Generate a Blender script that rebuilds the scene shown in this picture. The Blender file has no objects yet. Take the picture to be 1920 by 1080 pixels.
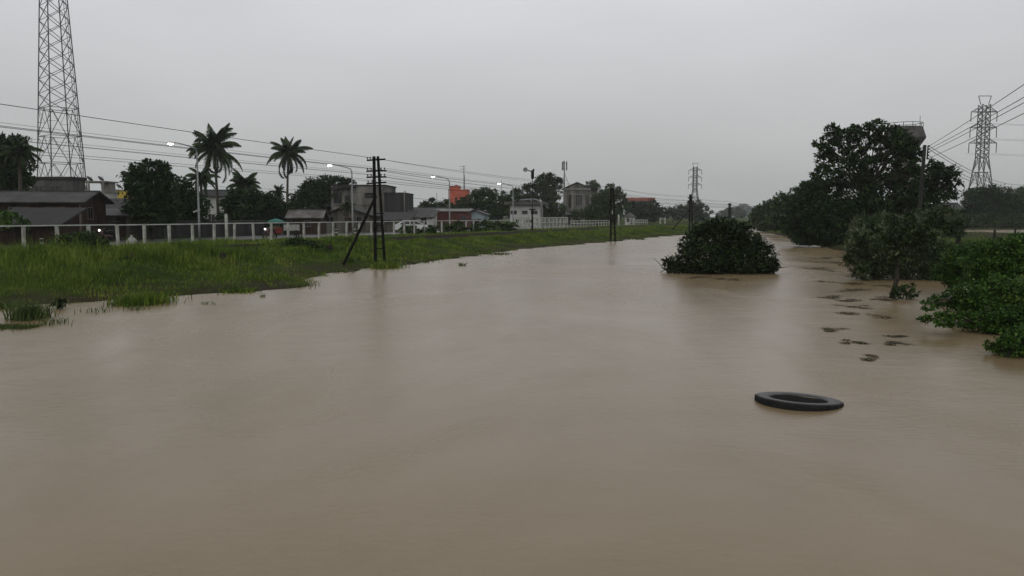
import bpy, math, random
import numpy as np
from mathutils import Vector, Matrix, Euler, noise as mnoise

PI = math.pi
R = math.radians
SC = bpy.context.scene
COL = SC.collection

# ------------------------------------------------------------------ camera model
F = 1550.0                      # focal length in pixels of a 1920 wide frame
TH = math.atan(135.0 / F)       # downward pitch: the horizon lies above the middle
CZ = 2.6                        # eye height above the flood water
CT, ST = math.cos(TH), math.sin(TH)

def ray(px, py):
    u = (px - 960.0) / F
    v = (540.0 - py) / F
    return Vector((u, CT + v * ST, -ST + v * CT))

def G(px, py, z=0.0):           # where a line of sight meets the level z
    d = ray(px, py)
    return Vector((0, 0, CZ)) + d * ((z - CZ) / d.z)

def D(px, py, Y):               # where it meets the distance Y
    d = ray(px, py)
    return Vector((0, 0, CZ)) + d * (Y / d.y)

K = 0.4036                      # river, railway, road and fence all run along (K, 1)
def YA(px, a):                  # distance at which the line X = a + K*Y is seen at px
    return a / ((px - 960.0) / 1555.9 - K)
def L(a, Y, z=0.0):
    return Vector((a + K * Y, Y, z))
YAW = math.atan2(1.0, K)        # direction of the road
ALONG = Vector((K, 1, 0)).normalized()
CROSS = Vector((1, -K, 0)).normalized()

cam = bpy.data.cameras.new('camera')
cam_o = bpy.data.objects.new('camera', cam)
COL.objects.link(cam_o)
cam_o.location = (0, 0, CZ)
cam_o.rotation_euler = (PI / 2 - TH, 0, 0)
cam.sensor_width = 36.0
cam.lens = 36.0 * F / 1920.0
cam.clip_end = 6000
cam.clip_start = 0.1
SC.camera = cam_o

# ------------------------------------------------------------------ materials
def nd(nt, typ, **kw):
    n = nt.nodes.new(typ)
    for k, v in kw.items():
        setattr(n, k, v)
    return n

def ramp(nt, stops):
    r = nd(nt, 'ShaderNodeValToRGB')
    el = r.color_ramp.elements
    while len(el) < len(stops):
        el.new(0.5)
    for e, (p, c) in zip(el, stops):
        e.position = p
        e.color = (c[0], c[1], c[2], 1)
    return r

def base_mat(name):
    m = bpy.data.materials.new(name)
    m.use_nodes = True
    nt = m.node_tree
    b = nt.nodes['Principled BSDF']
    return m, nt, b

def mat(name, c1, c2=None, scale=3.0, rough=0.7, bump=0.0, metal=0.0, streak=False, wave=None, spec=0.18, coords='Object'):
    """noise-mixed surface; streak stretches the noise downwards (rain stains); wave adds corrugation or planks"""
    m, nt, b = base_mat(name)
    c2 = c2 or tuple(x * 0.75 for x in c1)
    tc = nd(nt, 'ShaderNodeTexCoord')
    mp = nd(nt, 'ShaderNodeMapping')
    nt.links.new(tc.outputs[coords], mp.inputs[0])
    if streak:
        mp.inputs['Scale'].default_value = (1, 1, 0.12)
    n = nd(nt, 'ShaderNodeTexNoise')
    n.inputs['Scale'].default_value = scale
    n.inputs['Detail'].default_value = 6
    n.inputs['Roughness'].default_value = 0.65
    nt.links.new(mp.outputs[0], n.inputs['Vector'])
    r = ramp(nt, [(0.34, c2), (0.66, c1)])
    nt.links.new(n.outputs['Fac'], r.inputs[0])
    col = r.outputs[0]
    if wave:
        axis, ws, depth = wave
        w = nd(nt, 'ShaderNodeTexWave', bands_direction=axis)
        w.inputs['Scale'].default_value = ws
        w.inputs['Distortion'].default_value = 0.3
        nt.links.new(tc.outputs[coords], w.inputs['Vector'])
        mx = nd(nt, 'ShaderNodeMixRGB', blend_type='MULTIPLY')
        mx.inputs[0].default_value = depth
        nt.links.new(col, mx.inputs[1])
        nt.links.new(w.outputs[0], mx.inputs[2])
        col = mx.outputs[0]
        bp = nd(nt, 'ShaderNodeBump')
        bp.inputs['Strength'].default_value = 0.5
        bp.inputs['Distance'].default_value = 0.04
        nt.links.new(w.outputs[1], bp.inputs['Height'])
        nt.links.new(bp.outputs[0], b.inputs['Normal'])
    elif bump:
        bp = nd(nt, 'ShaderNodeBump')
        bp.inputs['Strength'].default_value = bump
        bp.inputs['Distance'].default_value = 0.03
        nt.links.new(n.outputs['Fac'], bp.inputs['Height'])
        nt.links.new(bp.outputs[0], b.inputs['Normal'])
    nt.links.new(col, b.inputs['Base Color'])
    b.inputs['Roughness'].default_value = rough
    b.inputs['Metallic'].default_value = metal
    b.inputs['Specular IOR Level'].default_value = spec
    return m

def leaf_mat(name, stops, rough=0.5, patch=None, spec=0.07):
    """every leaf takes its own tint; patch = slow change of tint across the plant"""
    m, nt, b = base_mat(name)
    g = nd(nt, 'ShaderNodeNewGeometry')
    n = nd(nt, 'ShaderNodeTexNoise')
    n.inputs['Scale'].default_value = patch or 0.6
    n.inputs['Detail'].default_value = 5
    n.inputs['Roughness'].default_value = .72
    nt.links.new(g.outputs['Position'], n.inputs['Vector'])
    mr = nd(nt, 'ShaderNodeMath', operation='MULTIPLY_ADD')
    mr.inputs[1].default_value = 0.55
    nt.links.new(g.outputs['Random Per Island'], mr.inputs[0])
    m2 = nd(nt, 'ShaderNodeMath', operation='MULTIPLY_ADD')
    m2.inputs[1].default_value = 1.6
    m2.inputs[2].default_value = -0.57
    nt.links.new(n.outputs['Fac'], m2.inputs[0])
    nt.links.new(m2.outputs[0], mr.inputs[2])
    r = ramp(nt, stops)
    nt.links.new(mr.outputs[0], r.inputs[0])
    nt.links.new(r.outputs[0], b.inputs['Base Color'])
    b.inputs['Roughness'].default_value = rough
    b.inputs['Specular IOR Level'].default_value = spec
    return m

def emit_mat(name, col, strength):
    m, nt, b = base_mat(name)
    b.inputs['Base Color'].default_value = (*col, 1)
    b.inputs['Emission Color'].default_value = (*col, 1)
    b.inputs['Emission Strength'].default_value = strength
    return m

M = {}
M['leaf_dark'] = leaf_mat('dark_tree_leaves', [(0.0, (.006, .015, .005)), (.5, (.014, .034, .008)), (1.0, (.046, .080, .022))])
M['leaf_mid'] = leaf_mat('mid_green_leaves', [(0.0, (.009, .020, .006)), (.5, (.026, .050, .012)), (1.0, (.070, .108, .030))])
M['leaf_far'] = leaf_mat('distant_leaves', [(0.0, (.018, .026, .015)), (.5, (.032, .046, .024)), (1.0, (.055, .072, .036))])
M['leaf_palm'] = leaf_mat('palm_leaves', [(0.0, (.008, .017, .006)), (.5, (.020, .036, .011)), (1.0, (.046, .066, .022))], rough=.4)
M['leaf_vine'] = leaf_mat('creeper_leaves', [(0.0, (.005, .019, .003)), (.45, (.026, .068, .010)), (.8, (.075, .145, .024)), (1.0, (.13, .20, .045))], rough=.42, patch=1.1)
M['leaf_willow'] = leaf_mat('grey_green_leaves', [(0.0, (.014, .024, .010)), (.55, (.036, .058, .020)), (.74, (.078, .108, .048)), (.95, (.17, .20, .12))], patch=1.3)
M['leaf_island'] = leaf_mat('drowned_bush_leaves', [(0.0, (.006, .011, .004)), (.5, (.016, .030, .009)), (1.0, (.058, .085, .030))], patch=1.5)
M['leaf_brown'] = leaf_mat('dry_vine_leaves', [(0.0, (.020, .024, .010)), (.5, (.050, .048, .022)), (1.0, (.11, .085, .045))], patch=1.2)
M['grass'] = leaf_mat('bank_grass', [(0.0, (.014, .034, .004)), (.34, (.044, .088, .010)), (.62, (.115, .170, .020)), (1.0, (.24, .23, .06))], rough=.6, patch=.33)
M['grass_pale'] = leaf_mat('pale_leaves', [(0.0, (.10, .13, .08)), (1.0, (.30, .32, .24))], rough=.6)
M['reed'] = leaf_mat('water_grass', [(0.0, (.018, .034, .008)), (.5, (.055, .085, .022)), (1.0, (.13, .16, .06))], rough=.6, patch=2.0)
M['pale_tips'] = leaf_mat('pale_shoot_leaves', [(0.0, (.035, .050, .022)), (.5, (.085, .105, .058)), (1.0, (.17, .19, .12))], patch=2.0)
M['weed'] = leaf_mat('floating_weed', [(0.0, (.038, .033, .016)), (.6, (.080, .068, .034)), (1.0, (.13, .105, .058))], rough=.5, patch=2.0)
M['bark'] = mat('bark', (.055, .045, .034), (.022, .018, .014), 4, .9, .6)
M['palm_bark'] = mat('palm_bark', (.085, .075, .06), (.035, .03, .025), 5, .9, .4)
M['pole_iron'] = mat('dark_rail_iron', (.011, .010, .009), (.005, .005, .005), 5, .8, spec=.04)
M['porcelain'] = mat('insulator_glaze', (.06, .05, .045), (.03, .025, .02), 8, .3)
M['steel'] = mat('tower_steel', (.13, .125, .13), (.07, .07, .075), 2, .55, metal=.4)
M['galv'] = mat('galvanised_steel', (.24, .25, .25), (.15, .16, .16), 2, .5, metal=.5)
M['wire'] = mat('wire', (.035, .035, .038), (.02, .02, .022), 3, .5)
M['white_paint'] = mat('weathered_white_paint', (.48, .48, .44), (.22, .22, .19), 2.2, .7, .2)
M['white_rail'] = mat('white_rail_paint', (.58, .59, .56), (.34, .35, .33), 1.5, .55)
M['concrete'] = mat('concrete', (.26, .25, .225), (.14, .135, .12), 2.5, .85, .3, streak=True)
M['pave'] = mat('wet_pavement', (.10, .098, .088), (.055, .054, .05), 1.2, .6, .2)
M['conc_pole'] = mat('pole_concrete', (.036, .038, .032), (.016, .017, .015), 3, .85, .2, streak=True)
M['conc_stain'] = mat('stained_concrete', (.21, .20, .18), (.030, .029, .027), .7, .9, .3, streak=True)
M['conc_dark'] = mat('black_stained_concrete', (.048, .046, .045), (.014, .014, .014), 1.0, .9, .3, streak=True)
M['conc_grey'] = mat('grey_render', (.11, .105, .10), (.05, .048, .046), 1.2, .9, .2, streak=True)
M['wood_dark'] = mat('dark_planks', (.062, .036, .026), (.020, .013, .010), 1.6, .85, streak=True, wave=('X', 3.2, .45))
M['wood_grey'] = mat('grey_planks', (.16, .145, .12), (.065, .056, .048), 1.6, .85, streak=True, wave=('X', 3.2, .4))
M['roof_grey'] = mat('grey_sheet_roof', (.080, .079, .076), (.026, .026, .026), 1.0, .6, wave=('X', 2.6, .35))
M['roof_dark'] = mat('dark_sheet_roof', (.030, .030, .029), (.013, .013, .013), 1.0, .65, wave=('X', 2.6, .35))
M['roof_pale'] = mat('pale_sheet_roof', (.22, .215, .20), (.12, .12, .11), 1.0, .6, wave=('X', 2.6, .3))
M['roof_rust'] = mat('patched_sheet_roof', (.20, .19, .175), (.06, .055, .05), .9, .65, wave=('X', 2.6, .4))
M['red_wall'] = mat('red_brown_shutter', (.135, .045, .036), (.080, .028, .024), 1.5, .7, wave=('X', 2.0, .3))
M['orange'] = mat('orange_render', (.50, .115, .07), (.34, .085, .055), .8, .8)
M['orange_dark'] = mat('faded_orange_render', (.34, .12, .08), (.24, .09, .065), .8, .8)
M['yellow'] = mat('yellow_render', (.50, .36, .07), (.33, .24, .06), 1.0, .8)
M['white_wall'] = mat('white_render', (.50, .50, .48), (.30, .30, .285), 1.0, .85, streak=True)
M['blue_wall'] = mat('pale_blue_boards', (.36, .43, .45), (.24, .30, .32), 1.2, .8, wave=('Z', 2.0, .2))
M['glass'] = mat('dark_window', (.014, .015, .016), (.008, .008, .009), 2, .15, spec=.5)
M['frame'] = mat('window_frame', (.13, .12, .11), (.08, .075, .07), 2, .7)
M['frame_white'] = mat('white_frame', (.42, .42, .40), (.30, .30, .29), 2, .7)
M['asphalt'] = mat('wet_asphalt', (.055, .054, .052), (.032, .032, .032), .7, .32, .2, spec=.5)
M['rail_steel'] = mat('rail_steel', (.06, .045, .036), (.03, .022, .018), 4, .55, metal=.3)
M['sleeper'] = mat('sleeper', (.08, .07, .06), (.04, .035, .03), 4, .9)
M['rubber'] = mat('tyre_rubber', (.016, .016, .0155), (.008, .008, .008), 6, .8, .35, spec=.2)
M['rubber_wall'] = mat('tyre_sidewall', (.040, .040, .037), (.018, .018, .017), 7, .45, .35, spec=.5)
M['black_paint'] = mat('black_paint', (.018, .018, .018), (.010, .010, .010), 4, .6)
M['silt_and_shade'] = mat('tyre_hole_shade', (.010, .010, .008), (.005, .005, .004), 9, .9, .5, spec=.05)  # shade of the tyre's hole put into a near-black colour
M['stump'] = mat('wet_dark_wood', (.026, .021, .016), (.010, .008, .007), 6, .85, .6)
M['car_paint'] = mat('white_car_paint', (.62, .63, .62), (.52, .53, .52), 1, .25, spec=.5)
M['turquoise'] = mat('turquoise_canvas', (.05, .20, .165), (.025, .10, .085), 2, .8)
M['red_cloth'] = mat('red_cloth', (.22, .035, .03), (.14, .025, .02), 2, .8)
M['plastic_white'] = mat('white_plastic', (.36, .36, .34), (.22, .22, .21), 3, .5)
M['skin'] = mat('skin', (.28, .16, .10), (.22, .12, .08), 4, .6)
M['cloth_dark'] = mat('dark_raincoat', (.030, .034, .045), (.018, .02, .028), 4, .6)
M['bike_red'] = mat('motorcycle_paint', (.05, .012, .012), (.03, .01, .01), 3, .3, spec=.5)
M['terracotta'] = mat('old_tile_roof', (.16, .075, .05), (.08, .045, .035), 1.5, .8)
M['lamp_on'] = emit_mat('lit_lamp', (1.0, .93, .80), 24.0)
M['head_on'] = emit_mat('lit_headlight', (1.0, .97, .90), 4.0)

# ------------------------------------------------------------------ meshes
class MB:
    def __init__(s):
        s.v = []
        s.f = []
    def add(s, vs, fs):
        o = len(s.v)
        s.v.extend([tuple(p) for p in vs])
        s.f.extend([tuple(i + o for i in f) for f in fs])
        return s
    def box(s, c, size, rot=None):
        c = Vector(c)
        hx, hy, hz = (q / 2 for q in size)
        vs = []
        for z in (-hz, hz):
            for x, y in ((-hx, -hy), (hx, -hy), (hx, hy), (-hx, hy)):
                p = Vector((x, y, z))
                if rot is not None:
                    p = rot @ p
                vs.append(c + p)
        return s.add(vs, [(3, 2, 1, 0), (4, 5, 6, 7), (0, 1, 5, 4), (1, 2, 6, 5), (2, 3, 7, 6), (3, 0, 4, 7)])
    def bar(s, p, q, w, t=None):
        p, q = Vector(p), Vector(q)
        d = q - p
        return s.box((p + q) / 2, (w, t or w, d.length), d.to_track_quat('Z', 'Y').to_matrix())
    def tube(s, pts, rad, n=8, cap=True):
        pts = [Vector(p) for p in pts]
        if not hasattr(rad, '__len__'):
            rad = [rad] * len(pts)
        vs, fs = [], []
        side = None
        for i, p in enumerate(pts):
            d = (pts[min(i + 1, len(pts) - 1)] - pts[max(i - 1, 0)]).normalized()
            if side is None:
                side = d.orthogonal().normalized()
            side = (side - d * side.dot(d)).normalized()
            up = d.cross(side)
            for k in range(n):
                a = 2 * PI * k / n
                vs.append(p + (side * math.cos(a) + up * math.sin(a)) * rad[i])
        for i in range(len(pts) - 1):
            for k in range(n):
                fs.append((i * n + k, i * n + (k + 1) % n, (i + 1) * n + (k + 1) % n, (i + 1) * n + k))
        if cap:
            fs.append(tuple(range(n - 1, -1, -1)))
            e = (len(pts) - 1) * n
            fs.append(tuple(range(e, e + n)))
        return s.add(vs, fs)
    def lathe(s, prof, n=24, c=(0, 0, 0), closed=False):
        c = Vector(c)
        vs, fs = [], []
        for r, z in prof:
            for k in range(n):
                a = 2 * PI * k / n
                vs.append(c + Vector((r * math.cos(a), r * math.sin(a), z)))
        m = len(prof)
        for i in range(m if closed else m - 1):
            j = (i + 1) % m
            for k in range(n):
                fs.append((i * n + k, i * n + (k + 1) % n, j * n + (k + 1) % n, j * n + k))
        if not closed:
            fs.append(tuple(range(n - 1, -1, -1)))
            fs.append(tuple(range((m - 1) * n, m * n)))
        return s.add(vs, fs)
    def prism(s, poly, axis, t0, t1):
        """poly of (p, q) extruded along axis: 'x' -> poly in yz, 'y' -> poly in xz"""
        n = len(poly)
        vs = []
        for t in (t0, t1):
            for p, q in poly:
                vs.append((t, p, q) if axis == 'x' else (p, t, q))
        fs = [tuple(range(n - 1, -1, -1)), tuple(range(n, 2 * n))]
        for i in range(n):
            fs.append((i, (i + 1) % n, n + (i + 1) % n, n + i))
        return s.add(vs, fs)
    def build(s, name, m, parent=None, smooth=False, loc=None):
        me = bpy.data.meshes.new(name)
        me.from_pydata(s.v, [], s.f)
        me.update()
        import bmesh
        bm = bmesh.new()
        bm.from_mesh(me)
        bmesh.ops.recalc_face_normals(bm, faces=bm.faces)
        bm.to_mesh(me)
        bm.free()
        if smooth:
            for p in me.polygons:
                p.use_smooth = True
        me.materials.append(m)
        o = bpy.data.objects.new(name, me)
        COL.objects.link(o)
        if parent:
            o.parent = parent
        if loc is not None:
            o.location = loc
        return o

def np_mesh(name, V, quads=None, tris=None, m=None, parent=None):
    me = bpy.data.meshes.new(name)
    quads = np.zeros((0, 4), np.int32) if quads is None else np.asarray(quads, np.int32)
    tris = np.zeros((0, 3), np.int32) if tris is None else np.asarray(tris, np.int32)
    me.vertices.add(len(V))
    me.vertices.foreach_set('co', np.ascontiguousarray(V, np.float32).ravel())
    loops = np.concatenate([quads.ravel(), tris.ravel()]).astype(np.int32)
    me.loops.add(len(loops))
    me.loops.foreach_set('vertex_index', loops)
    nq, ntr = len(quads), len(tris)
    me.polygons.add(nq + ntr)
    st = np.concatenate([np.arange(nq) * 4, nq * 4 + np.arange(ntr) * 3]).astype(np.int32)
    me.polygons.foreach_set('loop_start', st)
    me.update(calc_edges=True)
    me.validate()
    if m:
        me.materials.append(m)
    o = bpy.data.objects.new(name, me)
    COL.objects.link(o)
    if parent:
        o.parent = parent
    return o

def tag(o, label, cat, group=None, kind=None):
    o['label'] = label
    o['category'] = cat
    if group:
        o['group'] = group
    if kind:
        o['kind'] = kind
    return o

def struct(o, kind='structure'):
    o['kind'] = kind
    return o

def thing(name, label, cat, loc, rz=0.0, group=None):
    o = bpy.data.objects.new(name, None)
    o.empty_display_size = 0.3
    COL.objects.link(o)
    o.location = loc
    o.rotation_euler = (0, 0, rz)
    return tag(o, label, cat, group)

def dup(root, loc, rz=None, label=None, scale=None):
    r = root.copy()
    COL.objects.link(r)
    r.location = loc
    if rz is not None:
        r.rotation_euler = (0, 0, rz)
    if label:
        r['label'] = label
    if scale:
        r.scale = (scale,) * 3
    for ch in list(root.children):
        c = ch.copy()
        COL.objects.link(c)
        c.parent = r
        for g in ch.children:
            d = g.copy()
            COL.objects.link(d)
            d.parent = c
    return r

# ------------------------------------------------------------------ foliage
def unit(rng, n):
    d = rng.normal(size=(n, 3))
    return d / np.linalg.norm(d, axis=1)[:, None]

def leaf_quads(P, out, size, aspect, rng, droop=.35, jit=.9):
    """a kite-shaped, slightly folded leaf at each point"""
    n = len(P)
    t = out * .7 + unit(rng, n) * jit
    t[:, 2] -= droop
    t /= np.linalg.norm(t, axis=1)[:, None] + 1e-9
    ax = unit(rng, n) * .75
    ax[:, 2] += 1.0
    s = np.cross(t, ax)
    s /= np.linalg.norm(s, axis=1)[:, None] + 1e-9
    ln = size * rng.uniform(.6, 1.35, n)[:, None]
    w = ln * aspect * .5
    nrm = np.cross(t, s)
    mid = P + t * ln * .45 - nrm * ln * .08
    V = np.empty((n, 4, 3))
    V[:, 0] = P
    V[:, 1] = mid + s * w
    V[:, 2] = P + t * ln
    V[:, 3] = mid - s * w
    return V.reshape(-1, 3), np.arange(n * 4).reshape(n, 4)

def crown_points(lobes, size, aspect, dens, rng, spread=.20, shell=.45):
    PP, OO = [], []
    for (c, r) in lobes:
        c = np.array(c)
        r = np.array(r)
        area = 4 * PI * float(np.mean(r)) ** 2
        n = int(dens * area / (size * size * aspect * .5))
        n = max(n, 12)
        ncl = max(6, int(n / 26))
        d = unit(rng, ncl)
        rad = rng.uniform(shell, 1.0, ncl) ** .6
        cl = d * rad[:, None]
        idx = rng.integers(0, ncl, n)
        off = rng.normal(size=(n, 3)) * spread * rng.uniform(.5, 1.25, ncl)[idx][:, None]
        off[:, 2] *= .6
        p = cl[idx] + off
        PP.append(c + p * r)
        o = p.copy()
        o[:, 2] += .15
        OO.append(o / (np.linalg.norm(o, axis=1)[:, None] + 1e-9))
    return np.concatenate(PP), np.concatenate(OO)

def crown_mesh(name, lobes, size, m, parent, rng, aspect=.5, dens=1.5, zmin=None, spread=.26, shell=.45, droop=.35):
    P, O = crown_points(lobes, size, aspect, dens, rng, spread, shell)
    if zmin is not None:
        k = P[:, 2] > zmin
        P, O = P[k], O[k]
    V, q = leaf_quads(P, O, size, aspect, rng, droop)
    if zmin is not None:
        V[:, 2] = np.maximum(V[:, 2], zmin - .01)
    return np_mesh(name, V, q, None, m, parent)

def px_lobes(Y, base, lobes, rng, depth=1.0, flat=.85):
    """lobes given as (px, py, radius px) at distance Y -> local ellipsoids with their own depth"""
    out = []
    rmax = max(l[2] for l in lobes) * Y / F
    for l in lobes:
        r = l[2] * Y / F
        y = Y + rng.uniform(-1, 1) * rmax * depth * .6
        c = D(l[0], l[1], y) - base
        out.append((tuple(c), (r, r * 1.05, r * flat)))
    return out

def tree(name, label, Y, base_px, lobes, seed, m='leaf_dark', leaf=.3, aspect=.5, dens=1.5, gz=.9, trunk=.18, depth=1.0,
         group=None, cat='tree', flat=.85, spread=.25, shell=.45, limbs=True, fill=True, trunk_top=None, droop=.35):
    rng = np.random.default_rng(seed)
    b = D(base_px, 405, Y)
    b.z = gz
    root = thing(name, label, cat, b, 0, group)
    L0 = px_lobes(Y, b, lobes, rng, depth, flat)
    if fill:            # lobes on the far and near side so that the crown is as deep as it is wide
        L0 = L0 + [((c[0] + rng.uniform(-.3, .3) * r[0], c[1] + r[0] * rng.choice([-.9, .9]), c[2] - r[2] * .25), tuple(q * .8 for q in r)) for c, r in L0]
    crown_mesh('crown', L0, leaf, M[m], root, rng, aspect, dens, .02, spread, shell, droop)
    mb = MB()
    zs = [c[2] for c, r in L0]
    zt = trunk_top if trunk_top is not None else (min(zs) * .5 + np.mean(zs) * .5)
    mx = float(np.mean([c[0] for c, r in L0]))
    top = Vector((mx * .5, 0, max(zt, .4)))
    mid = Vector((mx * .15 + rng.uniform(-.1, .1), rng.uniform(-.1, .1), top.z * .5))
    mb.tube([(0, 0, -.5), (0, 0, 0.05), mid, top], [trunk * 1.3, trunk * 1.1, trunk * .85, trunk * .65], 8)
    if limbs:
        for c, r in L0[:len(lobes)]:
            c = Vector(c)
            k = top if c.z > top.z else mid
            m1 = k.lerp(c, .55) + Vector((0, 0, .1 * (c - k).length))
            tr = min(trunk * .5, max(.02, .12 * r[0]))
            mb.tube([k, m1, c], [tr, tr * .7, tr * .3], 5)
            for q in range(2):
                e = c + Vector(tuple(unit(rng, 1)[0])) * r[0] * .8
                mb.tube([m1, (m1 + e) / 2 + Vector((0, 0, .05)), e], [tr * .5, tr * .35, tr * .15], 4)
    mb.build('trunk', M['bark'], root, True)
    return root

def palm(name, label, Y, base_px, crown_px, crown_py, rpx, seed, gz=.9, nf=22, group=None, trunk=.17):
    rng = np.random.default_rng(seed)
    b = D(base_px, 405, Y)
    b.z = gz
    c = D(crown_px, crown_py, Y) - b
    root = thing(name, label, 'palm tree', b, 0, group)
    mb = MB()
    mb.tube([(0, 0, -.5), (0, 0, 0), (c.x * .25, 0, c.z * .4), (c.x * .6, 0, c.z * .75), c], [trunk * 1.5, trunk * 1.25, trunk, trunk * .85, trunk * .8], 9)
    mb.build('trunk', M['palm_bark'], root, True)
    FL = rpx * Y / F * 1.12
    V, T = [], []
    rm = MB()
    wl = max(.035, Y * .00044)
    for i in range(nf):
        az = i * 2.39996 + rng.uniform(-.25, .25)
        k = i / (nf - 1)
        e0 = R(88 - 128 * k ** 1.0) + rng.uniform(-.32, .32)
        bend = R(62 + 48 * k) + rng.uniform(-.3, .5)
        fl = FL * rng.uniform(.72, 1.12) * (1.0 - .15 * (1 - k))
        S = 38
        p = Vector(c)
        hz = Vector((math.cos(az), math.sin(az), 0))
        pts = [p.copy()]
        for s in range(S):
            e = e0 - bend * (s / S) ** 1.3
            d = hz * math.cos(e) + Vector((0, 0, 1)) * math.sin(e)
            p = p + d * (fl / S)
            pts.append(p.copy())
            if s < 2:
                continue
            u = s / S
            ll = fl * .25 * (math.sin(PI * min(1, u * .86 + .17)) ** .6)
            side = hz.cross(Vector((0, 0, 1)))
            for sg in (-1, 1):
                for h in (0, .5):
                    q = pts[-2].lerp(p, h)
                    dr = (side * sg * .8 + d * .75 + Vector((0, 0, -.5 - .7 * u - rng.uniform(0, .5)))).normalized()
                    tip = q + dr * ll * rng.uniform(.8, 1.15)
                    w = d * wl
                    o = len(V)
                    V += [q - w, q + w, (q + tip) / 2 + w * 1.1 + Vector((0, 0, .04 * ll)), tip]
                    T += [(o, o + 1, o + 2), (o, o + 2, o + 3)]
        rm.tube(pts[::4], [.035 * (1 - .7 * j / 9) for j in range(len(pts[::4]))], 4)
    np_mesh('crown', np.array([tuple(v) for v in V]), None, np.array(T), M['leaf_palm'], root)
    rm.build('frond_stems', M['leaf_palm'], root)
    return root

def blades(P, H, W, rng, lean=.45, tdir=None):
    """grass blades: a quad and a tip triangle each"""
    n = len(P)
    az = rng.uniform(0, 2 * PI, n)
    sd = np.stack([np.cos(az), np.sin(az), np.zeros(n)], 1)
    la = rng.uniform(0, 2 * PI, n)
    ld = np.stack([np.cos(la), np.sin(la), np.zeros(n)], 1) * (np.abs(rng.normal(size=n)) * lean * H)[:, None]
    if tdir is not None:
        ld[:, :2] = ld[:, :2] * .6 + tdir * (H * .30)[:, None]
    up = np.zeros((n, 3))
    up[:, 2] = H
    V = np.empty((n, 5, 3))
    w = sd * (W * .5)[:, None]
    V[:, 0] = P - w
    V[:, 1] = P + w
    V[:, 2] = P + up * .6 + ld * .35 + w * .8
    V[:, 3] = P + up * .6 + ld * .35 - w * .8
    V[:, 4] = P + up * rng.uniform(.75, 1.0, n)[:, None] + ld
    i = np.arange(n)[:, None] * 5
    q = i + np.array([[0, 1, 2, 3]])
    t = i + np.array([[3, 2, 4]])
    return V.reshape(-1, 3), q, t
# ------------------------------------------------------------------ light
SUN_EL, SUN_AZ = R(38), R(200)
world = bpy.data.worlds.new('World')
SC.world = world
world.use_nodes = True
wt = world.node_tree
bg = wt.nodes['Background']
sky = nd(wt, 'ShaderNodeTexSky', sky_type='NISHITA')
sky.sun_disc = False
sky.sun_elevation = SUN_EL
sky.sun_rotation = SUN_AZ
sky.air_density = 1.0
sky.dust_density = 4.0
hs = nd(wt, 'ShaderNodeHueSaturation')
hs.inputs['Saturation'].default_value = 0.12
wt.links.new(sky.outputs[0], hs.inputs['Color'])
# the rain-cloud layer: grey, lighter higher up than near the horizon, with slow soft mottling
tc = nd(wt, 'ShaderNodeTexCoord')
sx = nd(wt, 'ShaderNodeSeparateXYZ')
wt.links.new(tc.outputs['Generated'], sx.inputs[0])
cr = ramp(wt, [(0.0, (4.35, 4.45, 4.42)), (.10, (5.15, 5.2, 5.24)), (.25, (6.65, 6.7, 7.0)), (.5, (6.5, 6.55, 6.8)), (1.0, (5.2, 5.25, 5.3))])
wt.links.new(sx.outputs[2], cr.inputs[0])
mp = nd(wt, 'ShaderNodeMapping')
mp.inputs['Scale'].default_value = (1, 1, 3.0)
wt.links.new(tc.outputs['Generated'], mp.inputs[0])
cn = nd(wt, 'ShaderNodeTexNoise')
cn.inputs['Scale'].default_value = 2.2
cn.inputs['Detail'].default_value = 4
wt.links.new(mp.outputs[0], cn.inputs['Vector'])
cm = nd(wt, 'ShaderNodeMapRange')
cm.inputs['From Min'].default_value = .3
cm.inputs['From Max'].default_value = .7
cm.inputs['To Min'].default_value = .94
cm.inputs['To Max'].default_value = 1.08
wt.links.new(cn.outputs['Fac'], cm.inputs['Value'])
ml = nd(wt, 'ShaderNodeMixRGB', blend_type='MULTIPLY')
ml.inputs[0].default_value = 1
wt.links.new(cr.outputs[0], ml.inputs[1])
wt.links.new(cm.outputs[0], ml.inputs[2])
mxs = nd(wt, 'ShaderNodeMixRGB')
mxs.inputs[0].default_value = 0.92
wt.links.new(hs.outputs[0], mxs.inputs[1])
wt.links.new(ml.outputs[0], mxs.inputs[2])
wt.links.new(mxs.outputs[0], bg.inputs['Color'])
bg.inputs['Strength'].default_value = 0.1

sun = bpy.data.lights.new('sun', 'SUN')
sun.energy = 0.5
sun.angle = R(60)
sun.color = (1, .97, .93)
sun_o = bpy.data.objects.new('sun', sun)
COL.objects.link(sun_o)
sun_o.rotation_euler = Euler((PI / 2 - SUN_EL, 0, PI - SUN_AZ), 'XYZ')

SC.view_settings.view_transform = 'Standard'
SC.view_settings.look = 'None'
SC.view_settings.exposure = 0.04
SC.view_settings.gamma = 1.0
cy = SC.cycles
SC.render.engine = 'CYCLES'
cy.max_bounces = 5
cy.diffuse_bounces = 2
cy.glossy_bounces = 2
cy.transmission_bounces = 1
cy.volume_bounces = 1
cy.transparent_max_bounces = 4
cy.caustics_reflective = False
cy.caustics_refractive = False
cy.use_denoising = True
cy.volume_max_steps = 64

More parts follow.
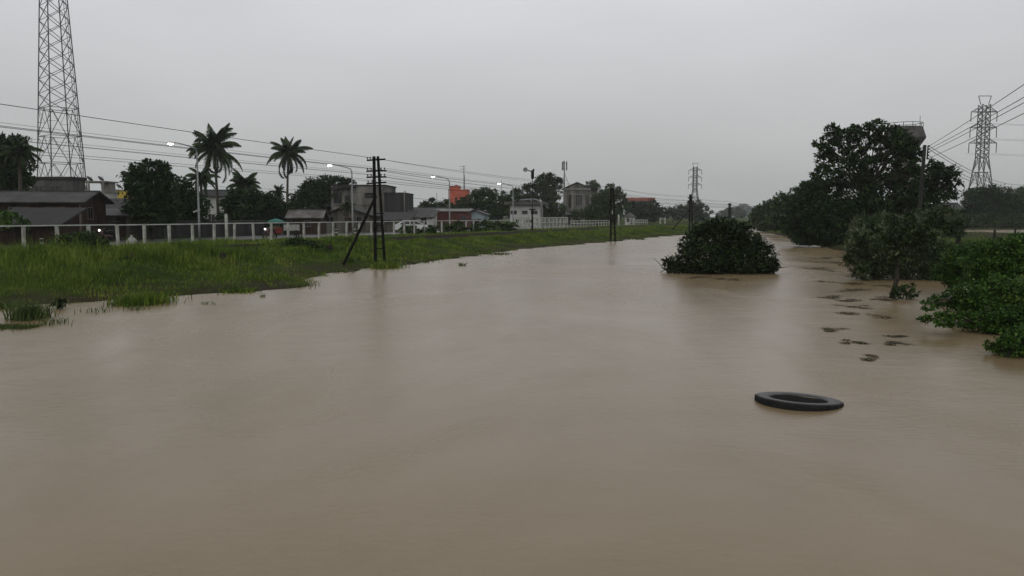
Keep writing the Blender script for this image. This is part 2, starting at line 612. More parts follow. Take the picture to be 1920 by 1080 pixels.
# ------------------------------------------------------------------ terrain, water, haze
LS_Y = [-80, 16, 24, 26, 28, 29.6, 32.2, 36.6, 41, 42.6, 47.4, 51.7, 57.6, 67, 85.7, 112, 150, 1600]
LS_A = [-23, -23.4, -24, -22.6, -21, -20.0, -20.8, -23.1, -23.7, -23.0, -24, -24, -24.4, -25.2, -24.1, -22.2, -22, -22]
RS_Y = [-80, 12, 14.8, 18, 20.4, 26, 32, 38.4, 46, 54, 69.5, 115, 149, 200, 1600]
RS_A = [4.5, 4.0, 3.7, 3.8, 3.6, 3.8, 4.6, 3.8, 3.2, 2.2, -2.0, -9.5, -16.5, -17.5, -17.5]
def shore_l(Y):
    return np.interp(Y, LS_Y, LS_A)
def shore_r(Y):
    return np.interp(Y, RS_Y, RS_A)
POOL = G(1885, 433.5, 0)
def ground_z(a, Y):
    a = np.asarray(a, float)
    Y = np.asarray(Y, float)
    X = a + K * Y
    wig = .45 * np.sin(X * .9 + 1.3 * np.sin(Y * .31)) * np.sin(Y * .55 + 1) + .25 * np.sin(X * 2.1 + Y * 1.4)
    wig = wig * np.clip(Y / 40, 1.1, 2.5)
    dl = shore_l(Y) - a + wig
    dr = a - shore_r(Y) + wig * .6
    zl = np.interp(dl, [-9, -2, 0, 1.5, 3, 4, 6.5, 14], [-1.4, -.35, 0, .08, .17, .30, .80, .90])
    zl = zl - .24 * np.interp(a, [-64, -60, -43, -42], [0, 1, 1, 0])
    zr = np.interp(dr, [-9, -2, 0, 1, 3, 8, 14, 24], [-1.4, -.4, 0, .18, .40, .50, .40, .13])
    z = np.maximum(zl, zr)
    bump = .055 * np.sin(X * .83 + .7 * np.sin(Y * .5)) * np.sin(Y * .71 + .9 * np.sin(X * .37)) + .03 * np.sin(X * 2.3 + 2 * np.sin(Y * .9)) * np.sin(Y * 1.9)
    edge = np.clip(np.maximum(dl, dr) / 4, 0, 1) * np.where((a < -39.5) & (a > -60), 0.0, 1.0)
    z = z + bump * edge
    # the shallow flood pool in the field on the far side
    q = ((X - POOL.x) / 34) ** 2 + ((Y - POOL.y) / 15) ** 2 + .35 * np.sin(X * .35) * np.sin(Y * .22 + X * .1)
    z = z - .75 * np.clip(1.25 - q, 0, 1) * (a > 5)
    return z

def axis_steps(stops):
    out = []
    for (p, q, st) in stops:
        out += list(np.arange(p, q, st))
    out.append(stops[-1][1])
    return np.array(out)
ay = axis_steps([(-80, 10, 6), (10, 60, .5), (60, 130, 1.25), (130, 240, 4), (240, 600, 20), (600, 1600, 100)])
aa = axis_steps([(-2200, -300, 190), (-300, -70, 15), (-70, -42, 3.5), (-42, -17, .4), (-17, -2, 1.5), (-2, 10, .45), (10, 60, 2.5), (60, 300, 15), (300, 2200, 190)])
AA, YY = np.meshgrid(aa, ay)
ZZ = ground_z(AA, YY)
V = np.stack([AA + K * YY, YY, ZZ], -1).reshape(-1, 3)
nr, nc = AA.shape
ii = (np.arange(nr - 1)[:, None] * nc + np.arange(nc - 1)[None, :]).ravel()
ground = np_mesh('ground', V, np.stack([ii, ii + 1, ii + nc + 1, ii + nc], 1))
for p in ground.data.polygons:
    p.use_smooth = True
m, nt, b = base_mat('wet_ground')
g = nd(nt, 'ShaderNodeNewGeometry')
n1 = nd(nt, 'ShaderNodeTexNoise')
n1.inputs['Scale'].default_value = .35
n1.inputs['Detail'].default_value = 8
n1.inputs['Roughness'].default_value = .7
nt.links.new(g.outputs['Position'], n1.inputs['Vector'])
r1 = ramp(nt, [(.30, (.018, .020, .007)), (.42, (.022, .036, .006)), (.60, (.048, .070, .010)), (.8, (.10, .115, .022))])
nt.links.new(n1.outputs['Fac'], r1.inputs[0])
sp = nd(nt, 'ShaderNodeSeparateXYZ')
nt.links.new(g.outputs['Position'], sp.inputs[0])
mr = nd(nt, 'ShaderNodeMapRange')
mr.inputs['From Min'].default_value = .05
mr.inputs['From Max'].default_value = .30
nt.links.new(sp.outputs[2], mr.inputs['Value'])
mx = nd(nt, 'ShaderNodeMixRGB')
mx.inputs[1].default_value = (.030, .026, .014, 1)
nt.links.new(mr.outputs[0], mx.inputs[0])
nt.links.new(r1.outputs[0], mx.inputs[2])
nt.links.new(mx.outputs[0], b.inputs['Base Color'])
b.inputs['Roughness'].default_value = .95
b.inputs['Specular IOR Level'].default_value = .04
bp = nd(nt, 'ShaderNodeBump')
bp.inputs['Strength'].default_value = .6
bp.inputs['Distance'].default_value = .12
n2 = nd(nt, 'ShaderNodeTexNoise')
n2.inputs['Scale'].default_value = 4
n2.inputs['Detail'].default_value = 6
nt.links.new(g.outputs['Position'], n2.inputs['Vector'])
nt.links.new(n2.outputs['Fac'], bp.inputs['Height'])
nt.links.new(bp.outputs[0], b.inputs['Normal'])
ground.data.materials.append(m)
struct(ground)

# muddy flood water
wm, nt, b = base_mat('muddy_water')
g = nd(nt, 'ShaderNodeNewGeometry')
def wnoise(scale, mscale, detail=4, rough=.55, rot=0.0, dist=0.0):
    mp = nd(nt, 'ShaderNodeMapping')
    mp.inputs['Scale'].default_value = mscale
    mp.inputs['Rotation'].default_value = (0, 0, rot)
    nt.links.new(g.outputs['Position'], mp.inputs[0])
    n = nd(nt, 'ShaderNodeTexNoise')
    n.inputs['Scale'].default_value = scale
    n.inputs['Detail'].default_value = detail
    n.inputs['Roughness'].default_value = rough
    n.inputs['Distortion'].default_value = dist
    nt.links.new(mp.outputs[0], n.inputs['Vector'])
    return n
big = wnoise(.16, (1, .55, 1), 5, .6, R(-20), 1.2)       # slicks of smoother and rougher water
silt_and_shade = wnoise(.30, (1, .5, 1), 6, .6, R(-15), .8)  # silt tone of the water itself
r = ramp(nt, [(.32, (.192, .142, .076)), (.68, (.228, .172, .100))])
nt.links.new(silt_and_shade.outputs['Fac'], r.inputs[0])
nt.links.new(r.outputs[0], b.inputs['Base Color'])
rr = nd(nt, 'ShaderNodeMapRange')
rr.inputs['From Min'].default_value = .35
rr.inputs['From Max'].default_value = .65
rr.inputs['To Min'].default_value = .20
rr.inputs['To Max'].default_value = .31
nt.links.new(big.outputs['Fac'], rr.inputs['Value'])
nt.links.new(rr.outputs[0], b.inputs['Roughness'])
b.inputs['IOR'].default_value = 1.33
b.inputs['Specular IOR Level'].default_value = .5
rip = wnoise(7.5, (.85, 1.3, 1), 6, .68, R(10), .6)
rip2 = wnoise(1.1, (.6, 1.3, 1), 3, .5, R(-12), .4)
ad = nd(nt, 'ShaderNodeMath', operation='MULTIPLY_ADD')
nt.links.new(rip2.outputs['Fac'], ad.inputs[0])
ad.inputs[1].default_value = 2.2
nt.links.new(rip.outputs['Fac'], ad.inputs[2])
bp = nd(nt, 'ShaderNodeBump')
st = nd(nt, 'ShaderNodeMapRange')
st.inputs['From Min'].default_value = .40
st.inputs['From Max'].default_value = .62
st.inputs['To Min'].default_value = .17
st.inputs['To Max'].default_value = .40
nt.links.new(big.outputs['Fac'], st.inputs['Value'])
nt.links.new(st.outputs[0], bp.inputs['Strength'])
bp.inputs['Distance'].default_value = .02
nt.links.new(ad.outputs[0], bp.inputs['Height'])
nt.links.new(bp.outputs[0], b.inputs['Normal'])
w = MB()
w.add([(-900, -80, 0), (900, -80, 0), (1200, 1500, 0), (-900, 1500, 0)], [(0, 1, 2, 3)])
struct(w.build('water', wm))

# rain haze: even air round the whole scene
hm = bpy.data.materials.new('rain_haze')
hm.use_nodes = True
nt = hm.node_tree
nt.nodes.clear()
out = nd(nt, 'ShaderNodeOutputMaterial')
pv = nd(nt, 'ShaderNodeVolumePrincipled')
pv.inputs['Color'].default_value = (.93, .96, .97, 1)
pv.inputs['Density'].default_value = .00026
pv.inputs['Anisotropy'].default_value = .2
nt.links.new(pv.outputs[0], out.inputs['Volume'])
h = MB()
h.box((0, 740, 31), (4600, 1680, 66))
hz = h.build('haze', hm)
struct(hz, 'stuff')

# ------------------------------------------------------------------ road along the far side of the fence
def strip(name, a0, a1, z0, z1, Y0, Y1, m, kind='structure'):
    mb = MB()
    vs, fs = [], []
    ys = np.arange(Y0, Y1 + 1, 10)
    for y in ys:
        for a, z in ((a0, z0), (a0, z1), (a1, z1), (a1, z0)):
            vs.append((a + K * y, y, z))
    for i in range(len(ys) - 1):
        o = i * 4
        for k in range(3):
            fs.append((o + k, o + k + 1, o + k + 5, o + k + 4))
    o = (len(ys) - 1) * 4
    fs += [(0, 3, 2, 1), (o, o + 1, o + 2, o + 3)]
    mb.add(vs, fs)
    ob = mb.build(name, m)
    ob['kind'] = kind
    return ob
strip('road', -57.0, -45.4, .55, .70, -30, 170, M['asphalt'])
strip('pavement', -45.4, -42.9, .55, .80, -30, 170, M['pave'])
strip('kerb', -45.62, -45.404, .55, .82, -30, 170, M['concrete'])
mb = MB()
for i in range(20):
    y = 5 + i * 8.0
    p, q = L(-51.3, y), L(-51.3, y + 3)
    n = CROSS * .06
    z = Vector((0, 0, .705))
    mb.add([p - n + z, p + n + z, q + n + z, q - n + z], [(0, 1, 2, 3)])
struct(mb.build('road_marking', M['white_paint']))

# railway half sunk in the grass between the telegraph poles and the fence
mb = MB()
for i in range(260):
    y = 20 + i * .6
    mb.box(L(-33.4, y, .84), (2.0, .22, .12), Matrix.Rotation(YAW - PI / 2, 3, 'Z'))
rt = thing('railway_track', 'old single railway track half buried in bank grass beside the fence', 'railway track', L(-33.4, 20, .8))
def reloc(o, root):
    for v in o.data.vertices:
        v.co -= root.location
    o.parent = root
o = mb.build('sleepers', M['sleeper'])
reloc(o, rt)
o['kind'] = 'stuff'
for off in (-.5, .5):
    mb = MB()
    ys = np.arange(20, 180, 4.0)
    for i in range(len(ys) - 1):
        p, q = L(-33.4, ys[i], .97) + CROSS * off, L(-33.4, ys[i + 1], .97) + CROSS * off
        mb.bar(p, q, .07, .14)
    reloc(mb.build('rail', M['rail_steel']), rt)

# ------------------------------------------------------------------ grass on the banks
rng = np.random.default_rng(5)
def grass_field(n, Y0, Y1, side, name, mname, hfun, wk=.0135):
    per = 22
    nt_ = n // per
    Yc = Y0 * (Y1 / Y0) ** rng.uniform(0, 1, nt_)
    if side == 'l':
        s = shore_l(Yc)
        ac = s + .8 - rng.uniform(0, 1, nt_) ** .9 * (s + .8 + 41.8)
    else:
        s = shore_r(Yc)
        ac = s - .3 + rng.uniform(0, 1, nt_) ** 1.5 * 60
    rad = rng.uniform(.07, .30, nt_) * np.maximum(1, Yc / 40)
    hk = rng.uniform(.25, 1.25, nt_) * np.where(rng.uniform(0, 1, nt_) < .10, 1.5, 1.0)
    i_ = np.repeat(np.arange(nt_), per)
    n = len(i_)
    ox, oy = rng.normal(size=n) * rad[i_], rng.normal(size=n) * rad[i_] * 1.4
    Y = Yc[i_] + oy
    X = ac[i_] + K * Yc[i_] + ox
    a = X - K * Y
    d = (shore_l(Y) - a) if side == 'l' else (a - shore_r(Y))
    z = ground_z(a, Y)
    nz = .5 + .5 * np.sin(X * .62 + 1.7 * np.sin(Y * .21)) * np.sin(Y * .43 + 1.1 * np.sin(X * .33))
    nz2 = .5 + .5 * np.sin(X * 1.7 + Y * .7 + 2 * np.sin(Y * .8)) * np.sin(Y * 1.1 - X)
    H = hfun(d, Y, a) * (.30 + 1.1 * nz) * (.55 + .6 * nz2) * hk[i_] * rng.uniform(.6, 1.25, n)
    keep = (z > -.16) & (H > .03)
    keep &= (d > .35) | (hk[i_] > .95)
    P = np.stack([X, Y, z - .03], 1)[keep]
    out = np.stack([ox / rad[i_], oy / rad[i_] / 1.4], 1)[keep]
    V, q, t = blades(P, H[keep], (wk * np.maximum(1, Y / 24) * rng.uniform(.7, 1.4, n))[keep], rng, .45, out)
    return struct(np_mesh(name, V, q, t, M[mname]), 'stuff')
MND = D(172, 455, 41)
MN2 = D(130, 480, 34)
def hl(d, Y, a):
    h = np.interp(d, [-.5, 0, 1.5, 3.5, 6, 9, 12.5, 17], [.13, .18, .19, .33, .60, .56, .38, .27])
    near = np.interp(Y, [20, 48, 62, 130], [1.0, .95, .55, .5])
    rail = np.where((a < -31.5) & (a > -36) & (Y > 56), .35, 1.0)
    X = a + K * Y
    mound = 1 + 1.6 * np.exp(-(((X - MND.x) / 1.5) ** 2 + ((Y - MND.y) / 2.2) ** 2)) + .9 * np.exp(-(((X - MN2.x) / 2.6) ** 2 + ((Y - MN2.y) / 2.0) ** 2))
    return h * near * rail * mound
g1 = grass_field(260000, 16, 150, 'l', 'bank_grass', 'grass', hl)
g1['label'] = 'long wet grass covering the left bank'
g2 = grass_field(45000, 13, 170, 'r', 'field_grass', 'grass', lambda d, Y, a: np.interp(d, [0, 2, 10, 24, 60], [.15, .3, .3, .16, .12]))
# ------------------------------------------------------------------ fences
def fence(name, label, a, Y0, n, step, h, gz, post=.15, rail=.085, rails=(1.0,), thin=None, seed=3):
    root = thing(name, label, 'fence', L(a, Y0, gz), YAW - PI / 2)
    step_l = step * math.hypot(K, 1)
    rr = random.Random(seed)
    mb = MB()
    mb.box((0, 0, h / 2 - .2), (post, post * 1.1, h + .4))
    # chamfered head
    for i in range(n):
        m2 = MB()
        t = rr.uniform(-.045, .045)
        hh = h + .4
        rot = Euler((rr.uniform(-.015, .015), t, 0)).to_matrix()
        m2.box((0, i * step_l, h / 2 - .2), (post, post * rr.uniform(.9, 1.15), hh), rot)
        m2.box((post * .5 + .004, i * step_l, h * .45), (.008, post * .5, h * .7), rot)
        m2.build('post', M['white_paint'], root)
    for r_ in rails:
        m2 = MB()
        ln = (n - 1) * step_l
        seg = max(1, int(ln / 6))
        for k in range(seg):
            z0 = h * r_ + rr.uniform(-.012, .012)
            m2.box((0, ln * (k + .5) / seg, z0), (rail, ln / seg + .02, rail))
        m2.build('rail', M['white_rail'], root)
    if thin:
        m2 = MB()
        for k in range(int(ln / thin)):
            m2.box((0, (k + .5) * thin, h * .5), (.04, .05, h * .86))
        m2.build('balusters', M['white_rail'], root)
    return root
fence('post_and_rail_fence', 'long white post and rail fence in the grass beside the road', -40.1, 33.4, 39, 1.74, 1.22, .9, .125, .062)
fence('bridge_parapet', 'white lattice parapet with close posts and two rails', -40.1, 100.2, 14, 1.45, 1.5, .9, .17, .10, (.99, .55), .55)
fence('low_fence', 'low white fence with many short posts beyond the parapet', -40.1, 120.5, 14, 1.5, 1.0, .9, .10, .09, (.98, .6))
fence('garden_fence', 'short pale fence beside the small white shrine hut', -40.5, 155, 9, 1.7, .95, .9, .14, .12, (.97, .5))

# ------------------------------------------------------------------ telegraph line
ARMS = [5.44, 4.88, 4.57, 4.27]          # heights of the cross-arms above the water
POLE_G = 'twin-post telegraph poles along the river bank'
def rail_pole(name, label, Y, brace, plate, gz, top=5.62, arms=ARMS, w_=1.0):
    p = L(-24.0, Y, gz)
    root = thing(name, label, 'utility pole', p, 0, POLE_G)
    h = top - gz
    for s in (-1, 1):
        mb = MB()
        b, t = Vector((s * .27 + .15, 0, -1.2)), Vector((s * .10 - .02, 0, h))
        mb.bar(b, t, .145 * w_, .12 * w_)
        mb.build('post', M['pole_iron'], root)
    for z in (.9, 1.5, 2.1, 2.7):
        mb = MB()
        mb.box((.10, 0, z), (.46, .05, .05))
        mb.build('spacer', M['pole_iron'], root)
    for k, z in enumerate(arms):
        zz = z - gz
        mb = MB()
        hl_ = .50 if k else .47
        tilt = (.03, .015, .01, .03)[k]
        mb.bar((-hl_ - .0, -.09, zz - tilt), (hl_ - .0, -.09, zz + tilt), .085 * w_, .08 * w_)
        arm = mb.build('cross_arm', M['pole_iron'], root)
        for x in ((-.44, -.26, .24, .42) if k in (1, 2) else (-.44, -.30) if k == 0 else (-.42, -.22, .22)):
            mi = MB()
            mi.lathe([(.012, 0), (.012, .04), (.034, .045), (.042, .075), (.032, .085), (.036, .105), (.02, .13), (.0, .135)], 8, (x, -.09, zz + .03 + 2 * tilt * x))
            mi.build('insulator', M['porcelain'], arm)
    mb = MB()
    mb.box((-.27, -.09, 3.73 - gz), (.46, .055, .055))
    mb.build('lower_arm', M['pole_iron'], root)
    if brace:
        mb = MB()
        mb.bar(brace, (-.05, 0, 3.62 - gz), .13, .13)
        mb.build('brace', M['pole_iron'], root)
    if plate:
        mb = MB()
        mb.lathe([(.0, -.02), (.22, -.02), (.22, .02), (.0, .02)], 16)
        o = mb.build('number_plate', M['black_paint'], root)
        o.rotation_euler = (PI / 2, 0, 0)
        o.location = (0, -.14, 2.9 - gz + .1)
        o.scale = (.62, 1.15, 1)
        m2 = MB()
        m2.lathe([(.0, .021), (.1, .021), (.1, .032), (.0, .032)], 10, (0, -.07, 0))
        m2.lathe([(.0, .021), (.08, .021), (.08, .032), (.0, .032)], 10, (0, .09, 0))
        m2.build('plate_mark', M['white_paint'], o)
    return root
STEP = 42.4
rail_pole('telegraph_pole', 'nearest black twin-post telegraph pole with four cross-arms and a slanting brace', STEP, (-1.75, -.6, -.1), False, .03)
rail_pole('telegraph_pole', 'black twin-post telegraph pole with oval plate standing in the water edge', 2 * STEP, None, True, -.05, 5.45, [4.66], 1.3)
rail_pole('telegraph_pole', 'black telegraph pole with a long brace seen just left of the drowned bush', 3 * STEP, (-3.2, 0, -.2), False, .2, 5.9, [5.35, 4.85, 4.45], 1.5)
rail_pole('telegraph_pole', 'small hazy telegraph pole right above the drowned bush', 4 * STEP, None, False, .2, 5.2, [4.95, 4.1], 1.8)
rail_pole('telegraph_pole', 'faintest and farthest telegraph pole near the river bend', 5 * STEP, None, False, .2, 4.6, [3.9], 2.2)
# wires strung along the line (the pole before the first stands behind the viewer)
WIRES = [(-.44, 5.58, .0085), (-.30, 5.57, .006), (-.44, 5.01, .011), (-.26, 5.02, .011), (.42, 5.03, .006), (-.44, 4.70, .006), (-.26, 4.70, .008), (.42, 4.71, .006), (-.42, 4.39, .009), (.22, 4.42, .008), (-.46, 3.77, .007)]
names_w = ['topmost telegraph wire crossing in front of the lattice mast', 'thin second wire just under the topmost telegraph wire', 'upper of the two thick parallel telegraph wires', 'lower of the two thick parallel telegraph wires',
           'thin telegraph wire on the river side of the second cross-arm', 'thin wire on the far end of the third cross-arm', 'wire on the inner left insulator of the third cross-arm', 'thin wire on the river side of the third cross-arm',
           'wire on the left side of the lowest cross-arm', 'wire on the river side of the lowest cross-arm', 'lowest telegraph wire, held by the short lower arm']
for (x, z, r_), nm in zip(WIRES, names_w):
    mb = MB()
    sag = .32 + .12 * math.sin(x * 9 + z * 5)
    for k in range(0, 5):
        pts = []
        for i in range(13):
            t = i / 12
            y = (k + t) * STEP
            zz_ = z - sag * 4 * t * (1 - t) if k else z + .75 * (1 - t) * max(0, z - 3.4) / 2.2 - .09 * 4 * t * (1 - t)
            pts.append(L(-24.1, y, zz_) + Vector((x, -.1, 0)))
        mb.tube(pts, r_ * (1 + .35 * k), 4, False)
    c = L(-24.1, STEP, z) + Vector((x, -.1, 0))
    mb.v = [tuple(Vector(v) - c) for v in mb.v]
    o = mb.build('telegraph_wire', M['wire'], None, True, c)
    tag(o, nm, 'wire', 'wires strung on the telegraph poles')

# ------------------------------------------------------------------ street lamps
LA = -44.2
LAMP_G = 'lit street lamps along the riverside road'
lab = ['lit street lamp nearest, in front of the tall coconut palms', 'lit street lamp in front of the stained concrete building', 'lit street lamp in front of the orange building', 'lit street lamp before the white two-storey house, farthest of the row']
lroot = None
for i, (ppx, hpx, hpy) in enumerate([(373, 320, 269), (661, 618, 310), (843, 812, 331), (962, 936, 344)]):
    Y = YA(ppx, LA)
    p = L(LA, Y, .80)
    head = D(hpx, hpy, Y)
    root = thing('street_lamp', lab[i], 'street lamp', p, 0, LAMP_G)
    hd = head - p
    top = hd.z - .55
    mb = MB()
    mb.tube([(0, 0, -.3), (0, 0, 1.0), (0, 0, top)], [.085, .08, .055], 8)
    mb.build('pole', M['galv'], root, True)
    mb = MB()
    mb.tube([(0, 0, top - .02), (-.10, 0, top + .22), (-.4, hd.y * .1, top + .34), (hd.x * .6, hd.y * .6, hd.z - .02), (hd.x + .28, hd.y, hd.z + .07)], [.05, .045, .04, .036, .032], 8)
    mb.build('arm', M['galv'], root, True)
    mb = MB()
    mb.lathe([(.0, .11), (.05, .10), (.10, .05), (.14, 0), (.13, -.02), (.0, -.02)], 12)
    o = mb.build('lamp_head', M['galv'], root, True)
    o.location = hd + Vector((0, 0, .02))
    o.scale = (2.0, 1.0, .9)
    mb = MB()
    mb.lathe([(.0, -.13), (.07, -.11), (.115, -.06), (.125, -.022), (.0, -.021)], 12)
    g_ = mb.build('lens', M['lamp_on'], o, True)
    g_.scale = (.8, 1, 1)
    if i == 0:
        mb = MB()
        mb.box((-.1, -.1, 2.15), (.5, .05, .10), Euler((0, -.35, 0)).to_matrix())
        mb.build('sign_bracket', M['plastic_white'], root)

# ------------------------------------------------------------------ lattice towers
def lattice(name, label, Y, base_px, gz, levels, rot, leg_r, br_r, steel, ladder=False, kfrom=0, cat='lattice tower'):
    """levels: (height above ground, half diagonal); X or K bracing in every panel"""
    b = D(base_px, 405, Y)
    b.z = gz
    root = thing(name, label, cat, b)
    cor = lambda k, h, rd: Vector((rd * math.cos(rot + k * PI / 2), rd * math.sin(rot + k * PI / 2), h))
    for k in range(4):
        mb = MB()
        for (h0, r0), (h1, r1) in zip(levels[:-1], levels[1:]):
            mb.bar(cor(k, h0, r0), cor(k, h1, r1), leg_r * 1.7)
        mb.build('leg', steel, root)
    for k in range(4):
        mb = MB()
        for j, ((h0, r0), (h1, r1)) in enumerate(zip(levels[:-1], levels[1:])):
            a0, b0, a1, b1 = cor(k, h0, r0), cor(k + 1, h0, r0), cor(k, h1, r1), cor(k + 1, h1, r1)
            if j < kfrom:
                mid = (a1 + b1) / 2
                mb.bar(a0, mid, br_r * 2)
                mb.bar(b0, mid, br_r * 2)
                mb.bar(a1, b1, br_r * 2.2)
                q0, q1 = a0.lerp(mid, .5), b0.lerp(mid, .5)
                mb.bar(a1, q0, br_r * 1.2)
                mb.bar(b1, q1, br_r * 1.2)
                mb.bar(a0.lerp(a1, .5), q0, br_r * 1.2)
                mb.bar(b0.lerp(b1, .5), q1, br_r * 1.2)
            else:
                mb.bar(a0, b1, br_r * 2)
                mb.bar(b0, a1, br_r * 2)
        mb.build('bracing', steel, root)
    if ladder:
        mb = MB()
        for (h0, r0), (h1, r1) in zip(levels[:-1], levels[1:]):
            for o_ in (.18, .5):
                p, q = cor(0, h0, r0 - .05) + Vector((-o_ * .7, -o_ * .5, 0)), cor(0, h1, r1 - .05) + Vector((-o_ * .7, -o_ * .5, 0))
                mb.bar(p, q, .045)
            for s in range(int((h1 - h0) / .4)):
                t = s * .4 / (h1 - h0)
                c = cor(0, h0, r0 - .05).lerp(cor(0, h1, r1 - .05), t)
                mb.bar(c + Vector((-.126, -.09, 0)), c + Vector((-.35, -.25, 0)), .03)
        mb.build('ladder', steel, root)
    return root, cor
Y = 110
zt = lambda py: 2.6 + (405 - py) * Y / 1555 - .9
hs_ = [0, zt(358), zt(307), zt(258), zt(207)]
while hs_[-1] < 46:
    hs_.append(hs_[-1] + 1.87)
half = lambda h: (6.4 - .107 * h) / 2 / .94
lattice('telecom_mast', 'tall grey lattice mast rising out of the picture above the wooden house', Y, 119, .9, [(h, half(h)) for h in hs_], R(6.5), .065, .033, M['steel'], True, 4)

def pylon(name, label, Y, px, gz, top, arms, wid, scale_r, rot=R(45)):
    hb = top - gz
    lv = [(0, wid * .72), (hb * .16, wid * .58), (hb * .30, wid * .46), (hb * .42, wid * .36), (hb * .53, wid * .26)]
    h = hb * .53
    while h < hb * .93:
        h += hb * .045
        lv.append((h, wid * .26 - wid * .06 * (h / hb - .53)))
    root, cor = lattice(name, label, Y, px, gz, lv, rot, .10 * scale_r, .05 * scale_r, M['steel'], False, 4, 'pylon')
    w = lv[-1][1] * .7
    mb = MB()
    for s in (-1, 1):
        mb.bar((s * w, 0, lv[-1][0]), (s * wid * .27, 0, hb), .12 * scale_r)
    mb.bar((-wid * .27, 0, hb), (wid * .27, 0, hb), .14 * scale_r)
    mb.build('top_arm', M['steel'], root)
    for (za, wa) in arms:
        z = za - gz
        mb = MB()
        for s in (-1, 1):
            for y in (-w, w):
                mb.bar((s * w, y, z), (s * wa, 0, z), .12 * scale_r)
                mb.bar((s * w, y, z + hb * .035), (s * wa, 0, z), .10 * scale_r)
            mb.bar((s * w * 2.2, 0, z), (s * w * 2.2, 0, z + hb * .022), .06 * scale_r)
        mb.bar((-w, -w, z), (w, -w, z), .10 * scale_r)
        mb.bar((-w, w, z), (w, w, z), .10 * scale_r)
        arm = mb.build('cross_arm', M['steel'], root)
        for s in (-1, 1):
            mi = MB()
            mi.tube([(s * wa, 0, z), (s * wa, 0, z - hb * .075)], .09 * scale_r, 6)
            mi.build('insulator', M['porcelain'], arm)
    return root
Yp = 190
zp = lambda py, Y: 2.6 + (405 - py) * Y / 1553
pr = pylon('pylon', 'large grey steel pylon rising behind trees at the right', Yp, 1836, .1, zp(184, Yp), [(zp(213, Yp), 24 * Yp / 1550), (zp(242, Yp), 24.5 * Yp / 1550), (zp(270, Yp), 25.5 * Yp / 1550)], 4.6 * 1.15, 1.0)
Yq = 400
pylon('pylon', 'distant grey pylon behind the hazy trees in the middle', Yq, 1302, .9, zp(307, Yq), [(zp(320, Yq), 12 * Yq / 1550), (zp(333, Yq), 12 * Yq / 1550), (zp(347, Yq), 12.5 * Yq / 1550)], 5.2, 1.25)
lw = ['right end of its upper cross-arm', 'right end of its middle cross-arm', 'right end of its lowest cross-arm', 'left end of its upper cross-arm', 'left end of its middle cross-arm', 'left end of its lowest cross-arm']
for j, (za, wa) in enumerate([(231, 24), (260, 24.5), (288, 25.5)]):
    for s in (1, -1):
        p = D(1836 + s * wa, za, Yp)
        q = Vector((p.x + 190, p.y - 25, p.z + 1.0))
        pts = []
        for i in range(25):
            t = i / 24
            pts.append(p.lerp(q, t) - Vector((0, 0, 3.2 * 4 * t * (1 - t))) - p)
        mb = MB()
        mb.tube(pts, .022, 4, False)
        tag(mb.build('power_line', M['wire'], None, True, p), 'faint power line leaving the large pylon from the ' + lw[j + (0 if s > 0 else 3)], 'wire', 'power lines of the large pylon')

# ------------------------------------------------------------------ leaning concrete pole and its cables
Yc = 56
base = D(1721, 405, Yc)
base.z = .5
root = thing('concrete_pole', 'tall leaning concrete utility pole beside the big tree', 'utility pole', base)
tp = D(1734, 272, Yc) - base
mb = MB()
mb.tube([(0, 0, -1), (0, 0, 0), tp * .5, tp], [.17, .16, .14, .115], 4)
mb.build('post', M['conc_pole'], root)
mb = MB()
mb.bar(tp * .86 + Vector((.20, -.05, 0)), tp * .995 + Vector((.20, -.05, 0)), .05, .07)
mb.build('rack', M['pole_iron'], root)
spool = []
for k in range(5):
    c = tp * (.87 + .03 * k) + Vector((.27, -.06, 0))
    mb = MB()
    mb.lathe([(.02, -.05), (.07, -.05), (.045, 0), (.07, .05), (.02, .05)], 10, c)
    mb.build('insulator', M['porcelain'], root, True)
    spool.append(base + c)
def cable(name, label, p, q, r_, sag, group):
    mb = MB()
    pts = []
    for i in range(25):
        t = i / 24
        pts.append(p.lerp(q, t) - Vector((0, 0, sag * 4 * t * (1 - t))) - p)
    mb.tube(pts, r_, 5, False)
    return tag(mb.build(name, M['wire'], None, True, p), label, 'cable', group)
up = ['topmost cable rising from the leaning concrete pole to the upper right', 'second cable down rising from the leaning concrete pole', 'third cable down rising from the leaning concrete pole', 'lowest cable rising from the leaning concrete pole to the upper right']
for k, (sp_, py) in enumerate(zip([4, 3, 2, 0], [152, 176, 186, 206])):
    s = spool[sp_]
    e = D(1920, py, 29)
    e = e + (e - s) * .9
    cable('utility_cable', up[k], s, e, .014, .12, 'cables rising from the leaning pole')
dn = ['uppermost cable sloping down right from the leaning pole', 'second cable sloping down right from the leaning pole', 'third cable sloping down right from the leaning pole', 'lowest cable sloping down right from the leaning pole']
for k, (sp_, py) in enumerate(zip([4, 3, 1, 0], [336, 342, 346, 352])):
    s = spool[sp_]
    e = D(1920, py, 108)
    e = e + (e - s) * .25
    cable('utility_cable', dn[k], s, e, .020, 1.15, 'cables sloping down behind the field')
# ------------------------------------------------------------------ buildings
def hz_(py, Y, gz=.9):
    return 2.6 + (405 - py) * Y / 1555 - gz

def wbox(mb, face, u, z, w, h, W, Dp, out, th):
    """a box on a facade: its outer side stands `out` proud of the wall"""
    if face in 'fb':
        s = -1 if face == 'f' else 1
        mb.box((u, s * (Dp / 2 + out - th / 2), z), (w, th, h))
    else:
        s = 1 if face == 'r' else -1
        mb.box((s * (W / 2 + out - th / 2), u, z), (th, w, h))

